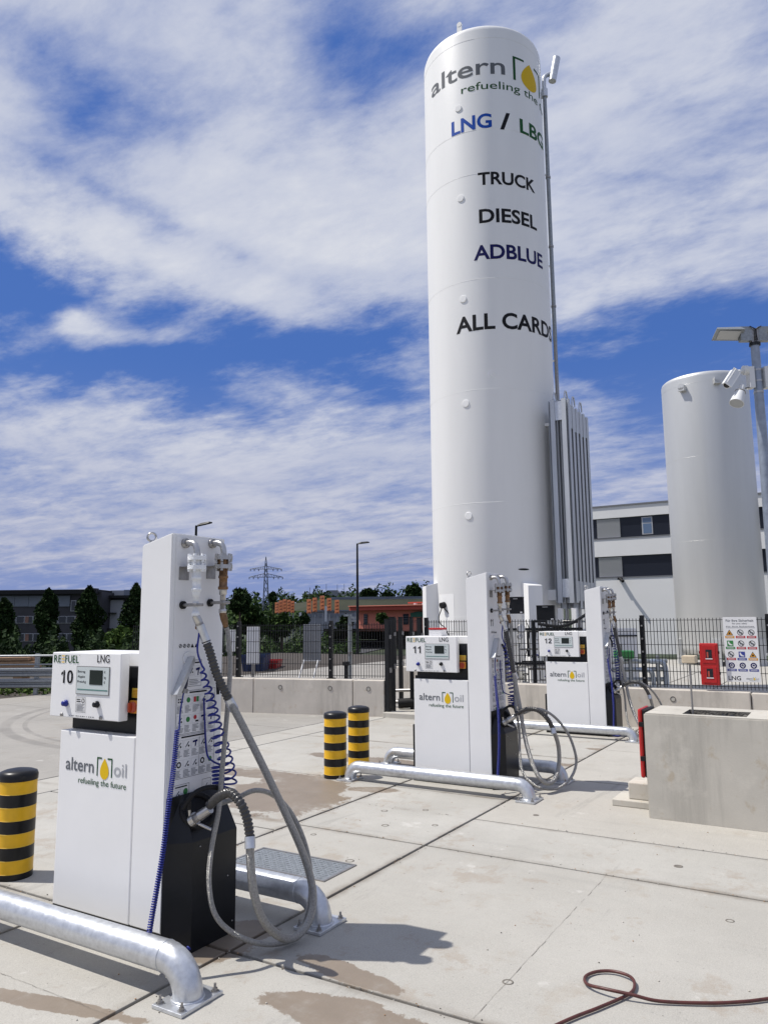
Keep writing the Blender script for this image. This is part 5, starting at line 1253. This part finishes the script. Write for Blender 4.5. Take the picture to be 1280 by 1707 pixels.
for y, hw, yr in ((948.5, 26, 944), (962, 28, 956)):
    b = MB()
    for s in (-1, 1):
        tip = P3(443.5+s*hw, y, 0)
        for q in (-1, 1): b.tube([P3(443.5+s*2, y, q*.6), tip], .13, 'pylon_grey', 4, False)
        b.tube([P3(443.5+s*1.8, yr, 0), tip], .13, 'pylon_grey', 4, False)
        for k in range(1, 6):
            f_ = k/6; b.tube([P3(443.5+s*(2+(hw-2)*f_), y, 0), P3(443.5+s*(1.8+(hw-1.8)*(f_-.1)), yr+(y-yr)*(f_-.1), 0)], .08, 'pylon_grey', 4, False)
    ar = b.build('cross_arm', t)
    for s in (-1, 1):
        for f_ in (.42, .72, .99): b = MB(); x = 443.5+s*(2+(hw-2)*f_); b.tube([P3(x, y, 0), P3(x, y+3.5, 0)], .2, 'pylon_grey', 5, False); b.build('insulator', ar)
t = thing('power_lines', 'thin sagging power lines across the sky right of the pylon', 'power line', (0, 0, 0))
for k, (y0, x1, y1, D1) in enumerate(((952, 760, 905, 150.), (952.5, 760, 893, 146.), (965, 760, 930, 152.), (966, 760, 920, 148.))):
    a = P3(443.5+26, y0); c = at(x1, y1, D1); b = MB(); b.tube([a.lerp(c, i/24)-Vector((0, 0, 7*(i/24)*(1-i/24))) for i in range(25)], .016, 'far_grey', 4, False); b.build('cable', t)

def street_lamp(px, ybot, ytop, D, hx, hy, label):
    p = at(px, ytop, D); z0 = min(hgt(p.x, p.y), -.05); t = thing('street_lamp', label, 'street lamp', (p.x, p.y, z0), 'street lamps beyond the wall'); h = p.z-z0
    b = MB(); b.tube([(0, 0, 0), (0, 0, h*.5), (0, 0, h)], [.095, .08, .055], 'anthracite', 12); b.build('pole', t)
    q = at(hx, hy, D)-p; b = MB(); d = RP; L = q.dot(RP); e = Vector((0, 0, q.z))
    a0, a1 = d*.05+Vector((0, 0, h-.02)), d*L+e+Vector((0, 0, h)); ax = (a1-a0); u = FP*.13
    b.loft([[a0+ax*f_+u*s*w_+Vector((0, 0, zz)) for s, zz in ((-1, 0), (-.5, tk), (.5, tk), (1, 0), (.6, -.03), (-.6, -.03))] for f_, w_, tk in ((0, .5, .05), (.25, .9, .09), (.8, 1, .07), (1, .5, .02))], 'anthracite', False); b.build('lamp_head', t)
street_lamp(595.5, 1100, 906, 46., 616, 904, 'slender dark street lamp standing behind the fence, left of the lettered tank')
street_lamp(327.5, 1060, 876, 34., 354, 871, 'dark street lamp rising just behind the top of dispenser 10')

# things just behind the near fence
def board(px0, px1, py0, py1, D, m, name, label, cat, back=None, thk=.03):
    a = at(px0, py0, D); c = at(px1, py1, D); w = (c-a).dot(RP)/2; h = a.z-c.z; o = (a+c)/2
    t = thing(name, label, cat, (o.x, o.y, c.z), None, YAW)
    b = MB(); b.box((-w, 0, 0), (w, thk, h), m, .004); b.build('panel', t); return t, w, h, c.z
t, w, h, z = board(505, 535, 1041, 1100, 15.2, 'grey_mesh', 'notice_board', 'grey ribbed back of a board on slanting white struts behind the low wall', 'board')
b = MB()
for i in range(14): x = -w+2*w*(i+.5)/14; b.box((x-.006, -.012, .01), (x+.006, -.001, h-.01), 'label_grey')
b.build('ribs', t)
for x, dx in ((-w+.03, -.10), (w-.05, -.10)): b = MB(); b.tube([(x, -.02, 0), (x+dx, -.25, -.42), (x+dx*1.9, -.45, -z)], .016, 'label_white', 8); b.build('strut', t)
b = MB(); b.box((-w, -.03, -.02), (w, -.001, -.002), 'label_white'); b.build('crossbar', t)
t, w, h, z = board(412, 432, 1045, 1107, 17., 'label_white', 'white_board', 'tall white board seen through the fence near the blue skip', 'board')
b = MB(); b.box((-.03, .031, -z), (.03, .09, h), 'dull_steel'); b.build('post', t)
t, w, h, z = board(378, 392, 1050, 1086, 17.5, 'label_white', 'white_board', 'smaller white board seen just right of the column of dispenser 10', 'board')
b = MB(); b.box((-.03, .031, -z), (.03, .09, h), 'dull_steel'); b.build('post', t)
p = at(583.5, 1130, 15.5); t = thing('camera_pole', 'grey steel pole topped by camera boxes behind the low wall', 'pole', (p.x, p.y, 0)); h = at(583.5, 1024, 15.5).z
b = MB(); b.cyl((0, 0, 0), (0, 0, h), .038, 'plate_steel', 14); b.cyl((0, 0, h*.55), (0, 0, h*.58), .05, 'dull_steel', 14); b.build('pole', t)
for i, (dz, s) in enumerate(((-.02, -1), (-.07, 1), (-.13, 1))): b = MB(); b.obox(Vector((0, 0, h+dz))+RP*(.07*s), RP*.055, FP*.05, Vector((0, 0, .022)), 'plate_steel'); b.build('camera_box', t)
p = at(577, 1128, 15.0); b = MB(); b.box((p.x-.03, p.y-.03, 0), (p.x+.03, p.y+.03, .78), 'anthracite', .004); b.box((p.x-.05, p.y-.05, .78), (p.x+.05, p.y+.05, .86), 'black_matt', .01); tag(b.build('charging_post'), 'short dark post beside the grey camera pole behind the fence', 'post')
def skip_box(px0, px1, py0, D, m, label, ht):
    a = gpt(px0, py0, -.1); a = at(px0, py0, D); c = at(px1, py0, D); w = (c-a).dot(RP)/2; o = (a+c)/2; t = thing('skip', label, 'skip', (o.x, o.y, -.1), None, YAW)
    b = MB(); v = [(-w*.82, 0, 0), (w*.82, 0, 0), (w*.82, 1.4, 0), (-w*.82, 1.4, 0), (-w, -.05, ht), (w, -.05, ht), (w, 1.45, ht), (-w, 1.45, ht)]
    b.add(v, [(3, 2, 1, 0), (0, 1, 5, 4), (1, 2, 6, 5), (2, 3, 7, 6), (3, 0, 4, 7)], m); b.add([(x*.93, .06+y*.93, z-.3) for x, y, z in v[4:]], [(0, 1, 2, 3)], 'soil'); b.build('body', t)
    b = MB(); b.box((-w-.04, -.09, ht-.08), (w+.04, -.051, ht+.02), m); b.build('rim', t)
    b = MB()
    for x in (-.5, 0, .5): b.box((x*w-.04, -.07, .05), (x*w+.04, -.03, ht-.09), m)
    b.build('ribs', t)
skip_box(402, 441, 1111, 26., 'blue_skip', 'dark blue skip behind the fence beside the white board', .62)
skip_box(441, 462, 1110, 27.5, 'red', 'small red container behind the fence right of the blue skip', .34)

# ------------------------------------------------------------------ trees
def leaves(b, pts, size, m, r):
    for p in pts:
        n_ = Vector((r.gauss(0, 1), r.gauss(0, 1), r.gauss(.35, 1))).normalized(); u, w = ortho(n_); a = r.uniform(0, 6.28); u, w = u*cos(a)+w*sin(a), w*cos(a)-u*sin(a)
        s = size*r.uniform(.55, 1.3); p = Vector(p); b.add([p-u*s, p+w*s*.55+n_*s*.15, p+u*s, p-w*s*.55+n_*s*.15], [(0, 1, 2, 3)], m)
def column_tree(px, ytop, ybot, wpx, D, n, label, seed):
    r = random.Random(seed); top = at(px, ytop, D); z0 = hgt(top.x, top.y); R = wpx/2*D/FPX; H = top.z-z0
    t = thing('columnar_tree', label, 'tree', (top.x, top.y, z0), 'slim trees before the office block'); b = MB(); pts = []
    ph = [r.uniform(0, 6.28) for _ in range(4)]
    for i in range(n):
        f_ = r.random()**.8; a = r.uniform(0, 6.28)
        pr = (min(1, f_/.12)**.5)*(1-f_**5)**.8*(.98-.16*f_-.22*(1-f_)**3)*(1+.26*sin(2*a+ph[0]+f_*7)+.22*sin(f_*15+ph[1]+a)+.18*sin(f_*33+3*a+ph[2]))
        q = R*pr*r.uniform(.35, 1)**.5; pts.append((q*cos(a), q*sin(a), .5+f_*(H-.5)))
    leaves(b, pts, .19, 'leaf_dark', r); b.build('crown', t)
    b = MB(); b.tube([(0, 0, -.1), (.03, 0, H*.5), (0, 0, H*.9)], [.16, .10, .03], 'bark', 8); b.build('trunk', t)
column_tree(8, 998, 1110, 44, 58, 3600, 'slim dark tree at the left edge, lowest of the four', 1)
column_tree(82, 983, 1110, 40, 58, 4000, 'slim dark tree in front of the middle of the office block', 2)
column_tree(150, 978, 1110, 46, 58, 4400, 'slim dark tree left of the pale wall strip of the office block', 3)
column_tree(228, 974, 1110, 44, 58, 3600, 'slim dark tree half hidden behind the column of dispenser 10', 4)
def round_tree(px, ytop, wpx, D, n, label, seed, m='leaf_mid', size=.2, zb=None, grp=None, fl=1.):
    r = random.Random(seed); top = at(px, ytop, D); z0 = hgt(top.x, top.y) if zb is None else zb; R = wpx/2*D/FPX; H = top.z-z0
    t = thing('round_tree', label, 'tree', (top.x, top.y, z0), grp); b = MB(); pts = []
    lobes = [(Vector((r.uniform(-.55, .55)*R, r.uniform(-.55, .55)*R, H-R*fl*r.uniform(.5, 1.5))), R*r.uniform(.35, .6)) for _ in range(9)]+[(Vector((r.uniform(-.15, .15)*R, 0, H-R*.45*fl)), R*.45*fl)]
    for i in range(n):
        c, q = r.choice(lobes); d = Vector((r.gauss(0, 1), r.gauss(0, 1), r.gauss(0, 1))).normalized(); pts.append(c+d*q*r.uniform(.5, 1.05))
    leaves(b, pts, size, m, r); b.build('crown', t)
    b = MB(); b.tube([(0, 0, -.2), (0, 0, max(.5, H-R))], [R*.09+.05, R*.05+.03], 'bark', 8)
    for k in range(4): a = 1.57*k+r.random(); b.tube([(0, 0, max(.3, H-R*1.4)), (R*.4*cos(a), R*.4*sin(a), H-R*.6)], [R*.04+.02, .02], 'bark', 6)
    b.build('trunk', t)
round_tree(208, 1046, 56, 50, 2600, 'bright green round bush in front of the office block', 5, 'leaf_mid', .2)
round_tree(401, 980, 36, 80, 2400, 'tall dark tree just right of the column of dispenser 10', 6, 'leaf_dark', .3, fl=1.4)
round_tree(424, 1012, 60, 85, 2600, 'wide green tree left of the left banner cluster', 7, 'leaf_far', .32)
round_tree(470, 1022, 54, 95, 2400, 'green tree under the left banner cluster', 8, 'leaf_far', .34)
round_tree(508, 1023, 22, 130, 1100, 'small dark tree left of the grey hall', 9, 'leaf_dark', .34)
round_tree(575, 1024, 26, 120, 1300, 'dark tree at the right end of the grey hall', 10, 'leaf_dark', .34)
round_tree(637, 1021, 20, 108, 1100, 'small round tree in front of the salmon shop', 11, 'leaf_far', .26, zb=1.2)
round_tree(614, 981, 26, 240, 1200, 'dark tree on the skyline right of the hill factory', 12, 'leaf_dark', .7)
round_tree(646, 986, 18, 240, 700, 'small dark tree on the skyline above the terraced bank', 13, 'leaf_dark', .65)
round_tree(690, 973, 34, 235, 1500, 'large dark tree on the skyline beside the lettered tank', 14, 'leaf_dark', .7)
round_tree(712, 976, 22, 235, 900, 'dark tree on the skyline partly behind the lettered tank', 15, 'leaf_dark', .7)
round_tree(456, 987, 16, 260, 700, 'spiky dark tree on the skyline right of the pylon', 16, 'leaf_dark', .7)
# masses nobody could count
r = random.Random(33); b = MB(); pts = []
for i in range(7000):
    px = r.uniform(360, 560) if i % 3 else r.uniform(560, 760); D = r.uniform(235, 420)
    q = at(px, 1000, D); q.z = hgt(q.x, q.y)-.5+r.random()**.7*(7.5+2*sin(px*.11)+1.5*sin(px*.31+1)); pts.append(q)
leaves(b, pts, .9, 'leaf_far', r); kind(b.build('far_woods'), 'stuff')
b = MB(); pts = []
for i in range(9000):
    px = r.uniform(350, 600); D = r.uniform(60, 112); g = hgt(*at(px, 1050, D).xy); pts.append(at(px, 1050, D).xy.to_3d()+Vector((0, 0, g+r.random()**1.6*(1.9+.8*sin(px*.13)))))
pts = [p for p in pts if not (abs((p-ne[2]).dot(FP)) < 0)]
leaves(b, pts, .2, 'leaf_far', r); kind(b.build('roadside_scrub'), 'stuff')
b = MB(); pts = []
for i in range(9000):
    px = r.uniform(-60, 250); D = r.uniform(30, 46); q = at(px, 1100, D); g = hgt(q.x, q.y); pts.append(Vector((q.x, q.y, g+r.random()**1.4*(1.0+.5*sin(px*.09)+.3*sin(px*.31)))))
leaves(b, pts, .14, 'leaf_dark', r); kind(b.build('hedge'), 'stuff')
b = MB(); pts = []
for i in range(3500):
    a = r.uniform(0, 1); p = Vector((-20.5, 8.63, 0)).lerp(Vector((-12.6, 13.45, 0)), a)+Vector((-.52, .855, 0))*r.uniform(.1, 2.2); pts.append(p+Vector((0, 0, r.uniform(-.05, .14))))
leaves(b, pts, .06, 'leaf_mid', r); kind(b.build('verge_grass'), 'stuff')
